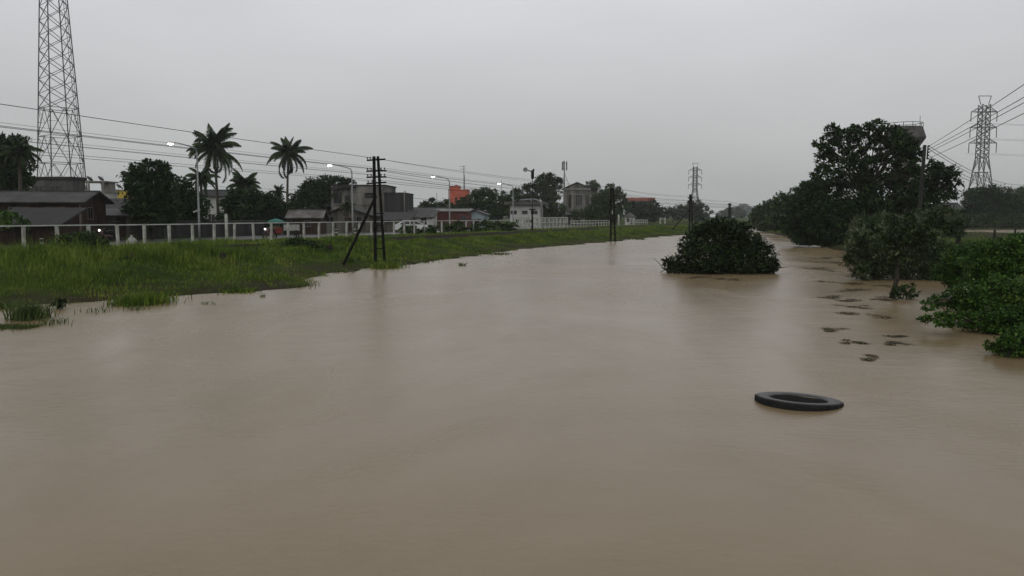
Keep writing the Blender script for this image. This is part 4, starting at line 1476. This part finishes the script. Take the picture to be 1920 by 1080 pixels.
tree('big_tree', 'dark spreading tree right of the leaning concrete pole', 66, 1752,
     lob((1748, 312, 12), (1765, 320, 14), (1785, 318, 12), (1740, 332, 14), (1762, 342, 17), (1788, 338, 12), (1775, 360, 14), (1745, 362, 16), (1725, 345, 12), (1755, 380, 16), (1730, 385, 16)), 51, leaf=.30, dens=1.3, gz=.4, trunk=.26, depth=1.2)
tree('bank_tree', 'dark drooping tree overhanging the water left of the big tree', 70, 1545,
     lob((1512, 352, 13), (1530, 360, 18), (1505, 372, 14), (1500, 395, 20), (1525, 390, 24), (1555, 395, 28), (1495, 420, 20), (1520, 425, 24), (1555, 428, 28), (1590, 420, 28), (1510, 448, 16), (1545, 450, 18), (1580, 450, 20), (1490, 445, 10), (1498, 461, 8), (1515, 463, 8), (1532, 463, 8), (1550, 464, 9), (1568, 464, 9), (1586, 464, 9)), 52, leaf=.28, dens=1.4, gz=.1, trunk=.2, depth=1.0)
tree('creeper_dome', 'dome of creepers covering a bush below the big tree', 50, 1662,
     lob((1632, 425, 24), (1660, 418, 24), (1690, 424, 24), (1615, 445, 22), (1650, 448, 26), (1690, 450, 26), (1725, 430, 24), (1750, 420, 22), (1775, 425, 20), (1785, 405, 18), (1750, 400, 16), (1720, 405, 14)), 53, m='leaf_mid', leaf=.17, dens=1.6, gz=.2, cat='bush', depth=.8, limbs=False)
# ------------------------------------------------------------------ flooded shrubs of the right bank
shr = tree('grey_leaved_shrub', 'pale-tipped grey-green shrub standing in the flood beneath the dome of creepers', 34, 1625,
     lob((1602, 455, 14), (1625, 448, 16), (1608, 480, 20), (1640, 478, 26), (1680, 470, 24), (1720, 468, 24), (1755, 470, 24), (1615, 506, 18), (1650, 508, 22), (1695, 506, 24), (1735, 506, 24), (1770, 500, 22)), 54, m='leaf_willow', leaf=.13, aspect=.36, dens=1.3, gz=-.05, trunk=.07, cat='shrub', depth=.8, droop=-.5)
def pale(root, Y, lobes, seed):
    rg = np.random.default_rng(seed)
    crown_mesh('pale_shoots', px_lobes(Y, root.location, lobes, rg, .2, 1.2), .15, M['pale_tips'], root, rg, .34, .55, .05, .34, .2, -.9)
pale(shr, 33.2, lob((1600, 440, 9), (1596, 462, 8), (1622, 432, 9), (1640, 446, 7), (1652, 430, 8), (1668, 440, 7), (1692, 444, 8), (1712, 442, 9), (1738, 448, 8), (1762, 446, 9), (1632, 462, 6), (1646, 476, 6), (1660, 490, 5)), 154)
dom = [o for o in COL.objects if o.name.startswith('creeper_dome')][0]
pale(dom, 48.5, lob((1608, 412, 7), (1602, 424, 7), (1722, 414, 7), (1736, 402, 7), (1690, 408, 6), (1783, 414, 9), (1796, 404, 7), (1757, 392, 7), (1655, 404, 6)), 155)
mb = MB()
pa, pb, pc_ = D(1640, 452, 31.5), D(1656, 472, 31), D(1672, 500, 30.6)
mb.tube([Vector(q_) - shr.location for q_ in (pa, pb, pc_)], [.018, .026, .034], 6)
mb.build('pale_branch', M['palm_bark'], shr, True)
tree('drowned_tree', 'young tree with a bare dark trunk standing out in the flood', 26.2, 1678,
     lob((1650, 452, 15), (1672, 442, 15), (1700, 440, 16), (1722, 436, 15), (1660, 475, 18), (1690, 470, 20), (1720, 466, 18), (1680, 492, 15), (1740, 450, 14)), 55, m='leaf_willow', leaf=.12, aspect=.4, dens=1.1, gz=-.03, trunk=.08, depth=1.0, trunk_top=1.35, droop=-.4)
tree('water_shrub', 'little leafy shoot at the foot of the drowned young tree', 25.8, 1698,
     lob((1688, 546, 10), (1704, 540, 10), (1714, 548, 7), (1676, 554, 7), (1698, 557, 8)), 56, m='leaf_mid', leaf=.11, dens=.75, gz=-.05, trunk=.02, cat='shrub', limbs=True)
VG = 'leafy creeper bushes at the right edge'
vine = lambda name, label, Y, px, lobes, seed, leaf=.068, gz=.1: tree(name, label, Y, px, lobes, seed, m='leaf_vine', leaf=leaf, aspect=.6, dens=1.2, gz=gz, trunk=.03, cat='bush', depth=1.0, group=VG, droop=.1, spread=.22)
vine('creeper_bush', 'tall bright creeper bush at the right edge under the field', 23, 1880, lob((1850, 468, 24), (1885, 462, 24), (1915, 458, 24), (1945, 458, 26), (1830, 492, 26), (1868, 495, 30), (1910, 492, 32), (1950, 490, 32), (1840, 520, 26)), 57)
vine('creeper_bush', 'dark mass of creepers between the drowned tree and the right edge', 27, 1810, lob((1790, 480, 22), (1815, 470, 20), (1800, 505, 24), (1770, 510, 18), (1825, 510, 24), (1785, 528, 16)), 58)
vine('creeper_bush', 'middle creeper bush reaching over the water towards the young tree', 20, 1830, lob((1765, 562, 16), (1790, 556, 20), (1820, 552, 24), (1860, 540, 30), (1740, 572, 10), (1800, 580, 20), (1845, 578, 28), (1890, 560, 34), (1930, 550, 36)), 59, gz=0)
vine('creeper_bush', 'long low creeper spur lying on the water', 18.2, 1850, lob((1735, 600, 10), (1758, 598, 14), (1785, 598, 17), (1815, 602, 20), (1850, 600, 26), (1885, 605, 28), (1920, 600, 34), (1860, 622, 18)), 60, gz=0)
vine('creeper_bush', 'nearest creeper bush in the right-hand corner above the tyre', 15.2, 1910, lob((1890, 650, 22), (1910, 640, 28), (1940, 640, 34), (1900, 675, 22), (1925, 678, 26), (1950, 670, 34), (1855, 648, 7), (1868, 652, 8), (1880, 690, 10), (1905, 690, 16), (1935, 690, 26)), 61, leaf=.06, gz=0)
# trees and hedge beyond the field
tree('field_tree', 'broad domed dark tree below the large pylon', 178, 1860, lob((1830, 364, 16), (1855, 360, 17), (1880, 364, 15), (1815, 372, 13), (1840, 382, 22), (1870, 382, 22), (1895, 376, 15), (1820, 396, 18), (1850, 400, 20), (1885, 400, 20)), 62, m='leaf_dark', leaf=.5, gz=.1, trunk=.35)
tree('field_tree', 'paler tree at the right edge beyond the field', 186, 1918, lob((1910, 366, 13), (1925, 362, 14), (1908, 384, 15), (1928, 386, 18), (1905, 400, 15), (1930, 404, 16)), 63, m='leaf_mid', leaf=.55, gz=.1)
tree('field_hedge', 'long low hedge on the far side of the flooded field', 168, 1850, lob((1825, 416, 10), (1842, 411, 12), (1858, 409, 12), (1872, 413, 11), (1890, 415, 11), (1906, 413, 11), (1922, 414, 11), (1810, 418, 9), (1835, 422, 9), (1860, 422, 9), (1885, 423, 9), (1910, 423, 9), (1935, 418, 12)), 64, m='leaf_mid', leaf=.42, gz=.1, cat='hedge', limbs=False)
tree('far_shrub', 'pale upright shrub at the left end of the flooded field', 60, 1798, lob((1788, 420, 12), (1800, 414, 12), (1812, 418, 9), (1795, 432, 12)), 65, m='leaf_willow', leaf=.2, gz=.5, cat='shrub')

# ------------------------------------------------------------------ the drowned bush in mid river
Yi = 2.6 * 1550 / (511 - 405)
tree('drowned_bush', 'big dark dome-shaped bush standing alone in the flooded river', Yi, 1352,
     lob((1330, 430, 18), (1350, 426, 18), (1375, 432, 20), (1312, 446, 18), (1340, 450, 24), (1372, 452, 26), (1400, 448, 20), (1298, 462, 18), (1412, 462, 18), (1432, 468, 14), (1325, 478, 28), (1360, 480, 30), (1400, 482, 28), (1435, 486, 20),
         (1290, 488, 20), (1266, 492, 13), (1252, 496, 10), (1310, 500, 18), (1350, 502, 20), (1400, 504, 18), (1440, 503, 14), (1275, 503, 12), (1444, 492, 12), (1345, 414, 8), (1338, 420, 9), (1310, 430, 13), (1392, 430, 14), (1292, 448, 13), (1422, 452, 13), (1280, 464, 9), (1362, 418, 11), (1262, 506, 8), (1285, 507, 9), (1305, 508, 9), (1325, 508, 9), (1345, 508, 9), (1365, 508, 9), (1385, 508, 9), (1405, 508, 9), (1425, 507, 9), (1443, 506, 9)), 70, m='leaf_island', leaf=.15, aspect=.5, dens=1.15, gz=-.05, trunk=.09, cat='bush', depth=.9, spread=.30)
rng = np.random.default_rng(71)
mb = MB()
b0 = D(1352, 511, Yi)
b0.z = 0
for i in range(46):
    px = rng.uniform(1238, 1455)
    y = Yi - rng.uniform(-.2, 1.0)
    p = D(px, 505, y)
    p.z = rng.uniform(.0, .16)
    d = Vector((rng.uniform(-1, 1), rng.uniform(-.4, .4), rng.uniform(-.05, .25))).normalized() * rng.uniform(.3, .9)
    mb.tube([p - b0, p + d * .5 + Vector((0, 0, .04)) - b0, p + d - b0], [.018, .014, .006], 5)
tag(mb.build('driftwood', M['stump'], None, True, b0), 'tangle of drift twigs caught at the foot of the drowned bush', 'driftwood')

# ------------------------------------------------------------------ weeds on and at the water
rng = np.random.default_rng(90)
WG = 'floating weed mats by the right bank'
mats = [(1560, 492, 34, 'dark weed mat just left of the shrub in the flood'), (1600, 497, 40, 'weed mat touching the grey-green shrub'), (1545, 484, 22, 'small far weed mat below the drooping tree'), (1585, 508, 36, 'weed mat in the middle of the drift line'),
        (1615, 517, 34, 'long dark weed mat left of the young tree trunk'), (1640, 536, 40, 'weed streak running up to the young tree trunk'), (1602, 545, 30, 'weed mat below and left of the young tree'), (1560, 558, 26, 'thin weed streak out in open water'),
        (1585, 563, 24, 'short dark weed streak next to open water'), (1625, 591, 34, 'long faint weed streak beneath the young tree'), (1565, 618, 22, 'pale weed streak far from the bank'), (1600, 643, 20, 'curled weed patch above the tyre'),
        (1675, 630, 18, 'small weed patch before the creeper spur'), (1682, 645, 20, 'weed patch near the creeper spur tip'), (1632, 672, 22, 'faint weed patch between creepers and tyre'), (1355, 523, 30, 'weed streak just in front of the drowned bush'), (1300, 521, 18, 'weed scraps left in front of the drowned bush'),
        (1650, 505, 44, 'broad weed mat hugging the shrub in the flood'), (1530, 503, 26, 'thin weed streak nearest the channel'), (1668, 522, 34, 'weed mat right behind the young tree trunk'), (1580, 530, 30, 'ragged weed mat halfway down the drift line'),
        (1650, 560, 30, 'loose weed mat left of the young tree foot'), (1605, 575, 26, 'faint weed mat below the drift line')]
for (px, py, rp, lab_) in mats:
    c = G(px, py, 0)
    r_ = rp * c.y / F
    n = int(60 + 12 * rp)
    ncl = 7
    ca = rng.uniform(-1, 1, ncl)
    cxs, cys = ca * r_ * .95, np.sin(ca * 2.4 + rng.uniform(0, 6)) * r_ * .9 + rng.normal(size=ncl) * r_ * .35
    idx = rng.integers(0, ncl, n)
    x = cxs[idx] + rng.normal(size=n) * r_ * .24
    y = cys[idx] + rng.normal(size=n) * r_ * .24
    P = np.stack([x, y, rng.uniform(.002, .02, n)], 1)
    o = unit(rng, n)
    o[:, 2] *= .08
    V, q = leaf_quads(P, o, .03 + .0014 * c.y, .5, rng, 0.0, .12)
    V[:, 2] = np.clip(V[:, 2], .003, .02)
    ob = np_mesh('weed_mat', V, q, None, M['weed'])
    ob.location = (c.x, c.y, 0)
    tag(ob, lab_, 'weed mat', WG)
def tuft(name, label, px, py, hpx, wpx, n, seed, m='reed', lean=.5, group=None, wk=1.0):
    rg = np.random.default_rng(seed)
    c = G(px, py, 0)
    s = c.y / F
    P = np.stack([rg.normal(size=n) * wpx * s * .25, rg.normal(size=n) * wpx * s * .3, np.full(n, -.05)], 1)
    H = rg.uniform(.55, 1.1, n) * hpx * s + .05
    V, q, t = blades(P, H, np.full(n, .0008 * c.y * wk + .003), rg, lean)
    ob = np_mesh(name, V, q, t, M[m])
    ob.location = (c.x, c.y, 0)
    return tag(ob, label, 'grass tuft', group)
TG = 'grass tufts standing in the shallow flood'
tuft('grass_tuft', 'large fountain-shaped grass tuft at the far left water edge', 55, 598, 38, 66, 520, 1, lean=.75, group=TG)
tuft('grass_tuft', 'bright green grass clump jutting from the left bank into the water', 272, 569, 24, 90, 900, 2, 'grass', .5, TG, 1.3)
tuft('grass_tuft', 'thin grass stems right of the fountain-shaped tuft', 100, 607, 14, 60, 70, 3, group=TG)
tuft('grass_tuft', 'sparse bent reeds in the shallows left of the bright clump', 185, 585, 14, 70, 46, 4, lean=.9, group=TG)
tuft('grass_tuft', 'few short reeds right in front of the bright clump', 262, 581, 12, 40, 34, 5, group=TG)
tuft('grass_tuft', 'dark sprigs poking up from the water before the bright clump', 235, 570, 16, 60, 90, 6, group=TG)
tuft('grass_tuft', 'tiny grass sprig alone in the water further out', 494, 556, 8, 16, 16, 7, lean=.9, group=TG)
tuft('grass_tuft', 'fringe of sprigs at the tip of the grassy point', 562, 537, 9, 60, 120, 8, group=TG)
tuft('grass_tuft', 'dark trailing sprigs floating off the grassy point', 390, 570, 7, 30, 26, 9, lean=1.2, group=TG)
tuft('grass_tuft', 'three dark sprigs in the water right of the nearest telegraph pole', 868, 498, 7, 22, 22, 10, lean=.9, group=TG, wk=1.6)
tuft('grass_tuft', 'grass clump round the foot of the nearest telegraph pole', 722, 502, 15, 60, 500, 11, 'grass', .5, TG, 1.4)
tuft('grass_tuft', 'small dark clump at the foot of the slanting pole brace', 652, 498, 18, 26, 320, 12, 'reed', .5, TG, 1.4)
tuft('grass_tuft', 'ragged sprigs at the water edge below the slanting brace', 640, 510, 7, 60, 90, 13, 'reed', .9, TG, 1.5)
tuft('grass_tuft', 'low dark sprigs on the bank edge just right of the nearest pole foot', 790, 492, 6, 50, 80, 14, 'reed', .9, TG, 1.5)
tuft('grass_tuft', 'drifting sprigs off the bank halfway between the first two poles', 935, 477, 5, 46, 70, 15, 'reed', 1.0, TG, 1.6)
tuft('grass_tuft', 'sprigs in the water right of the second telegraph pole', 1195, 449, 4, 36, 60, 16, 'reed', 1.0, TG, 1.6)
tuft('grass_tuft', 'dark clump of weeds at the water edge below the weed-covered left bank', 205, 553, 16, 70, 260, 17, 'reed', .8, TG, 1.4)
tuft('grass_tuft', 'bushy dark tuft where the left bank meets the picture edge', 8, 578, 16, 60, 240, 18, 'reed', .8, TG, 1.4)
tuft('grass_tuft', 'leafy fringe along the grassy point left of the stumps', 450, 547, 9, 70, 300, 19, 'grass', .8, TG, 1.5)
def plant(name, label, px, py, lobes, Y, seed, m='leaf_island', leaf=.09, gz=0.0, cat='plant'):
    return tree(name, label, Y, px, lobes, seed, m=m, leaf=leaf, gz=gz, trunk=.015, cat=cat, dens=1.3, fill=False)
plant('broadleaf_plant', 'low dark broad-leaved plant in the shallows at the left', 109, 578, lob((102, 572, 8), (112, 570, 9), (120, 574, 8)), G(109, 579).y, 81, leaf=.12)
c = G(18, 614)
P = []
rg = np.random.default_rng(82)
n = 3800
P = np.stack([rg.uniform(-1.3, .62, n), rg.normal(size=n) * .20, np.full(n, -.03)], 1)
V, q, t = blades(P, rg.uniform(.03, .12, n), np.full(n, .014), rg, .9)
ob = np_mesh('grass_islet', V, q, t, M['reed'])
ob.location = (c.x, c.y, 0)
tag(ob, 'flat matted islet of grass at the left picture edge', 'grass islet')
plant('pale_leaf_plant', 'pale whitish-leaved plant half way up the grassy left bank', 286, 520, lob((280, 502, 6), (290, 508, 7), (284, 513, 6)), 32.5, 83, 'grass_pale', .16, .55)
for i, (px, py, rr_, lb_, Yb_) in enumerate([(480, 492, 20, 'dark leafy weed bush on the left bank between the two stumps', 43), (655, 462, 16, 'weed bush under the slanting pole brace', 52), (855, 432, 13, 'weedy bush in front of the fence before the red-brown shop', 84), (905, 430, 15, 'weedy bush in front of the pale blue house', 90), (945, 428, 13, 'low weed bush left of the parapet', 92), (800, 436, 11, 'low weed bush in front of the white car', 76), (765, 434, 10, 'leafy weed bush hiding the rear of the white car', 80),
        (150, 462, 26, 'broad weed bush on the bank crest right of the second fence post', 37), (62, 492, 22, 'weed bush at the far left of the grassy bank', 33), (245, 505, 18, 'weed bush next to the pale whitish-leaved plant', 33),
        (345, 478, 20, 'weed bush on the bank below the lamp post', 41), (560, 470, 22, 'weed bush left of the forked stump', 47), (705, 470, 14, 'weed bush behind the nearest telegraph pole', 56)]):
    up_ = 8 if Yb_ < 50 else 3
    tree('weed_bush', lb_, Yb_, px, lob((px - rr_, py - up_, rr_ * .8), (px, py - 4 - up_, rr_), (px + rr_, py - up_, rr_ * .8), (px + 2, py + 6, rr_)), 100 + i, m='leaf_mid', leaf=.0042 * Yb_, gz=.75, trunk=.03, cat='bush', flat=.55, fill=False, limbs=False, group='weed bushes on the left bank')
tree('dry_creeper', 'brownish withered creeper heaped on the fence before the red-brown shop', 88, 842, lob((828, 428, 8), (842, 426, 9), (856, 427, 8), (848, 432, 10)), 110, m='leaf_brown', leaf=.3, gz=.9, trunk=.03, cat='creeper', fill=False, limbs=False)
tree('creeper_heap', 'green creeper heap on the left end of the lean-to roof', 52, 25, lob((5, 408, 14), (25, 412, 14), (45, 418, 10), (-10, 418, 18)), 111, m='leaf_vine', leaf=.2, gz=.9, trunk=.03, cat='creeper', fill=False, limbs=False)

# ------------------------------------------------------------------ stumps and posts
def stump(name, label, px, py0, py1, wpx, Y, seed, fork=True, group=None, cat='stump'):
    b = D(px, py0, Y)
    t = D(px, py1, Y)
    w = wpx * Y / F
    h = t.z - b.z
    rg = random.Random(seed)
    mb = MB()
    if fork:
        for s in (-1, 1):
            mb.tube([(s * w * .25, 0, -.3), (s * w * .27, 0, h * .3), (s * w * .22, 0, h * .62), (s * w * .25, 0, h * rg.uniform(.9, 1.0))], [w * .24, w * .22, w * .27, w * .17], 8)
        mb.tube([(0, .02, h * .3), (0, .02, h * .62), (.02, .0, h * .9)], [w * .16, w * .32, w * .2], 8)
    else:
        mb.tube([(0, 0, -.3), (.01, 0, h * .5), (.02, 0, h * .9), (.02, 0, h)], [w * .5, w * .45, w * .42, w * .25], 8)
        mb.tube([(.0, 0, h * .3), (w * .35, 0, h * .45)], [w * .3, w * .2], 6)
    o = mb.build(name, M['stump'], None, True, b)
    return tag(o, label, cat, group)
stump('tree_stump', 'dark forked stump on the bank just left of the slanting brace', 617, 491, 457, 15, 48, 1)
stump('tree_stump', 'dark narrow stump in the grass left of the forked one', 418, 507, 474, 15, 38, 2, False)
stump('wooden_post', 'thicker dark post at the edge of the flooded field', 1864, 447, 430, 5, 82, 3, False, None, 'post')
stump('wooden_post', 'thinner dark post further off in the flooded field', 1903, 436, 428, 3.5, 95, 4, False, None, 'post')
# guard posts along the pavement
def guard(label, a, px, h=.72, r_=.09):
    p = L(a, YA(px, a), .80 if a < -42.8 else .9)
    root = thing('guard_post', label, 'guard post', p, 0, 'black and white guard posts by the pavement')
    mb = MB()
    mb.lathe([(r_, -.3), (r_, h - .04), (r_ * .8, h), (0, h)], 12)
    mb.build('post', M['white_paint'], root)
    for z in (.12, .42):
        mb = MB()
        mb.lathe([(r_ + .004, z), (r_ + .004, z + .16)], 12)
        mb.build('black_band', M['black_paint'], root)
guard('black and white guard post nearest, between the first two fence posts', -42.9, 76, .62)
guard('black and white guard post beside the slanting pole brace', -42.9, 665)
guard('short black and white guard post in front of the gabled house', -44.9, 630, .66, .14)
mast_w = thing('marker_post', 'single white marker post rising above the fence below the palms', 'post', L(-41.2, YA(424, -41.2), .95))
mb = MB()
mb.box((0, 0, .75), (.16, .16, 2.0))
mb.box((0, 0, 1.77), (.12, .12, .06))
mb.build('shaft', M['white_paint'], mast_w)
mast_w2 = thing('marker_post', 'white marker post just right of the second telegraph pole', 'post', L(-40.8, YA(1160, -40.8), .95))
mb = MB()
mb.box((0, 0, .75), (.3, .3, 2.2))
mb.box((0, 0, 1.88), (.22, .22, .08))
mb.build('shaft', M['white_paint'], mast_w2)
for px, lb_ in ((1238, 'left one of a pair of small white far posts'), (1247, 'right one of a pair of small white far posts')):
    p = D(px, 413, 190)
    p.z = .95
    r_ = thing('marker_post', lb_, 'post', p, 0, 'pair of far white posts')
    mb = MB()
    mb.box((0, 0, .4), (.32, .32, 1.6))
    mb.box((0, 0, 1.23), (.24, .24, .08))
    mb.build('shaft', M['white_paint'], r_)

# ------------------------------------------------------------------ the floating tyre
tc_ = G(1497, 753, .0)
root = thing('floating_tyre', 'old black truck tyre floating flat on the muddy water', 'tyre', (tc_.x, tc_.y, -.022))
root.rotation_euler = (R(-3.4), R(3.0), 0)
ro, ri, hh = .585, .388, .074
prof_tread = [(ro - .012, -hh * .8), (ro, -hh * .55), (ro, hh * .72), (ro - .006, hh * .88)]
mb = MB()
mb.lathe([(ro - .02, -hh), (ro, -hh * .8), (ro + .004, 0), (ro, hh * .7), (ro - .012, hh * .92), (ro - .03, hh * .80), (ro - .05, hh * .4), (ro - .05, -hh * .6)], 64, closed=True)
o_t = mb.build('tread', M['rubber'], root, True)
mb = MB()
for k in range(52):
    a = 2 * PI * k / 52
    rot = Matrix.Rotation(a, 3, 'Z') @ Matrix.Rotation(R(14 if k % 2 else -14), 3, 'X')
    mb.box((math.cos(a) * (ro + .006), math.sin(a) * (ro + .006), -.01 if k % 2 else .008), (.006, .042, hh * 1.4), rot)
mb.build('tread_blocks', M['rubber'], o_t)
mb = MB()
mb.lathe([(ro - .013, hh * .93), (ro - .05, hh * 1.04), (ro - .10, hh * 1.08), (ri + .05, hh * 1.02), (ri + .015, hh * .90), (ri, hh * .70), (ri + .006, hh * .4), (ri + .03, hh * .2), (ri + .09, hh * .5), (ro - .06, hh * .7)], 64, closed=True)
mb.build('sidewall', M['rubber_wall'], root, True)
mb = MB()
mb.lathe([(ri, -hh * .7), (ri + .015, -hh * .9), (ro - .05, -hh * 1.05), (ro - .03, -hh * .8), (ri + .09, -hh * .6)], 48, closed=True)
mb.build('lower_sidewall', M['rubber'], root, True)
mb = MB()
mb.lathe([(ri + .012, -hh * .5), (ri + .02, hh * .3), (ri + .035, hh * .3), (ri + .03, -hh * .5)], 48, closed=True)
mb.build('inner_liner', M['black_paint'], root, True)
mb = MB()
mb.lathe([(.0, .052), (ri * .5, .049), (ri + .03, .050), (ri + .03, .02), (0, .02)], 48)  # added dark disc, stands in for the shade inside the tyre
mb.build('silt_and_shade', M['silt_and_shade'], root, True)

# ------------------------------------------------------------------ traffic and stall
def car(label, p, rz):
    root = thing('parked_car', label, 'car', p, rz)
    mb = MB()
    side = [(-2.1, .32), (2.05, .32), (2.15, .55), (2.1, .78), (1.25, .92), (-1.75, .95), (-2.15, .85), (-2.2, .5)]
    mb.prism(side, 'y', -.82, .82)
    mb.build('body', M['car_paint'], root)
    mb = MB()
    lo = [(-1.7, -.76, .94), (1.2, -.76, .92), (1.2, .76, .92), (-1.7, .76, .94)]
    hi = [(-1.0, -.58, 1.36), (.25, -.58, 1.37), (.25, .58, 1.37), (-1.0, .58, 1.36)]
    mb.add(lo + hi, [(3, 2, 1, 0), (4, 5, 6, 7), (0, 1, 5, 4), (1, 2, 6, 5), (2, 3, 7, 6), (3, 0, 4, 7)])
    mb.build('cabin_glass', M['glass'], root)
    mb = MB()
    mb.box((-.38, 0, 1.385), (1.32, 1.20, .05))
    for s in (-1, 1):
        mb.bar((1.2, s * .775, .93), (.25, s * .595, 1.37), .07)
        mb.bar((-1.7, s * .775, .95), (-1.0, s * .595, 1.36), .09)
        mb.bar((-.35, s * .775, .94), (-.38, s * .595, 1.37), .07)
    mb.build('roof', M['car_paint'], root)
    for x in (-1.35, 1.35):
        for s in (-1, 1):
            mb = MB()
            mb.lathe([(.0, -.1), (.31, -.1), (.32, -.06), (.32, .06), (.31, .1), (0, .1)], 20)
            wv = mb.build('wheel', M['rubber'], root)
            wv.location = (x, s * .76, .32)
            wv.rotation_euler = (PI / 2, 0, 0)
            mb = MB()
            mb.lathe([(.0, -.115), (.19, -.115), (.2, .115), (0, .115)], 14)
            mb.build('rim', M['galv'], wv)
    for s in (-1, 1):
        mb = MB()
        mb.box((2.13, s * .58, .68), (.08, .32, .13))
        mb.build('headlight', M['plastic_white'], root)
        mb = MB()
        mb.box((-2.17, s * .6, .74), (.06, .28, .14))
        mb.build('tail_light', M['red_cloth'], root)
    return root
Yc_ = YA(773, -50.5)
car('white saloon car parked on the road behind the fence', L(-50.5, Yc_, .702), R(14))

def motorbike(label, a, px, py):
    Y = YA(px, a)
    root = thing('motorcycle', label, 'motorcycle', L(a, Y, .702), YAW + PI, 'motorcycles with lit headlights on the road')
    for x in (-.6, .62):
        mb = MB()
        mb.lathe([(.20, -.04), (.27, -.05), (.29, 0), (.27, .05), (.20, .04)], 20, closed=True)
        for k in range(6):
            mb.bar((0, 0, 0), (.22 * math.cos(k * PI / 3), .22 * math.sin(k * PI / 3), 0), .015)
        o = mb.build('wheel', M['rubber'], root)
        o.location = (x, 0, .29)
        o.rotation_euler = (PI / 2, 0, 0)
    mb = MB()
    mb.tube([(-.6, 0, .35), (-.2, 0, .42), (.15, 0, .40), (.42, 0, .75)], [.06, .13, .10, .06], 8)
    mb.box((.44, 0, .62), (.10, .30, .5), Euler((0, -.35, 0)).to_matrix())
    mb.bar((.62, .0, .29), (.42, 0, .9), .06)
    mb.box((.62, 0, .58), (.32, .09, .04))
    mb.build('body', M['bike_red'], root)
    mb = MB()
    mb.tube([(-.75, 0, .74), (-.45, 0, .76), (.05, 0, .70)], [.09, .13, .10], 8)
    mb.build('seat', M['black_paint'], root)
    mb = MB()
    mb.tube([(.36, -.33, .98), (.42, 0, .92), (.36, .33, .98)], .018, 6)
    mb.build('handlebar', M['galv'], root)
    mb = MB()
    mb.lathe([(.0, .0), (.06, .02), (.085, .07), (.085, .10), (0, .115)], 14)
    o = mb.build('headlight', M['head_on'], root, True)
    o.location = (.50, 0, .85)
    o.rotation_euler = (0, PI / 2, 0)
    o.scale = (.8, .8, 1)
    return root, Y
for (a, px, py, l1, l2) in [(-53.5, 119, 433, 'leftmost motorcycle on the road with a bright headlight behind the second fence post', 'rider in dark raincoat and helmet on the leftmost motorcycle'),
                            (-55.0, 197, 430, 'second motorcycle on the road, headlight lit, near the left end of the fence', 'rider in dark raincoat and helmet on the second motorcycle'),
                            (-46.6, 505, 440, 'motorcycle with lit headlight on the road in front of the turquoise parasol', 'rider in dark raincoat and helmet in front of the turquoise parasol')]:
    motorbike(l1, a, px, py)
# parasol stall
Yp_ = YA(517, -57.6)
p = L(-57.6, Yp_, .70)
root = thing('parasol', 'turquoise market parasol over a small stall behind the fence', 'parasol', p)
mb = MB()
mb.tube([(0, 0, 0), (0, 0, 1.62)], .03, 6)
mb.build('pole', M['galv'], root)
mb = MB()
mb.lathe([(.95, 1.30), (.62, 1.47), (.25, 1.60), (0, 1.65), (0, 1.62), (.25, 1.57), (.62, 1.44), (.93, 1.28)], 8, closed=False)
mb.build('canopy', M['turquoise'], root)
root = thing('food_cart', 'white food cart with a glass case beside the turquoise parasol', 'cart', p + Vector((1.9, -1.2, 0)), R(10))
mb = MB()
mb.box((0, 0, .75), (1.5, .7, .6))
mb.build('counter', M['plastic_white'], root)
mb = MB()
mb.box((-.25, 0, 1.252), (.8, .5, .4))
mb.build('glass_case', M['glass'], root)
for s in (-.5, .5):
    mb = MB()
    mb.lathe([(.0, -.03), (.24, -.03), (.25, .03), (0, .03)], 16)
    o = mb.build('wheel', M['rubber'], root)
    o.location = (s, -.39, .25)
    o.rotation_euler = (PI / 2, 0, 0)
mb = MB()
for x in (-.65, .65):
    mb.bar((x, .2, .45), (x, .2, -.02), .05)
mb.build('legs', M['galv'], root)
root = thing('stall_table', 'low stall table with a red cloth under the turquoise parasol', 'table', p + Vector((.1, -.3, 0)), R(5))
mb = MB()
mb.box((0, 0, .72), (1.3, .7, .05))
mb.box((0, -.36, .45), (1.3, .02, .5))
mb.build('cloth', M['red_cloth'], root)
for x in (-.58, .58):
    for y in (-.28, .28):
        mb = MB()
        mb.bar((x, y, -.02), (x, y, .694), .04)
        mb.build('leg', M['galv'], root)
root = thing('rubbish_sack', 'pale tied rubbish sack standing behind the fence at the left', 'sack', L(-43.4, YA(245, -43.4), .80))
mb = MB()
mb.lathe([(.0, -.02), (.26, -.02), (.33, .12), (.30, .3), (.16, .48), (.05, .56), (.09, .64), (.0, .66)], 14)
mb.build('bag', M['plastic_white'], root, True)
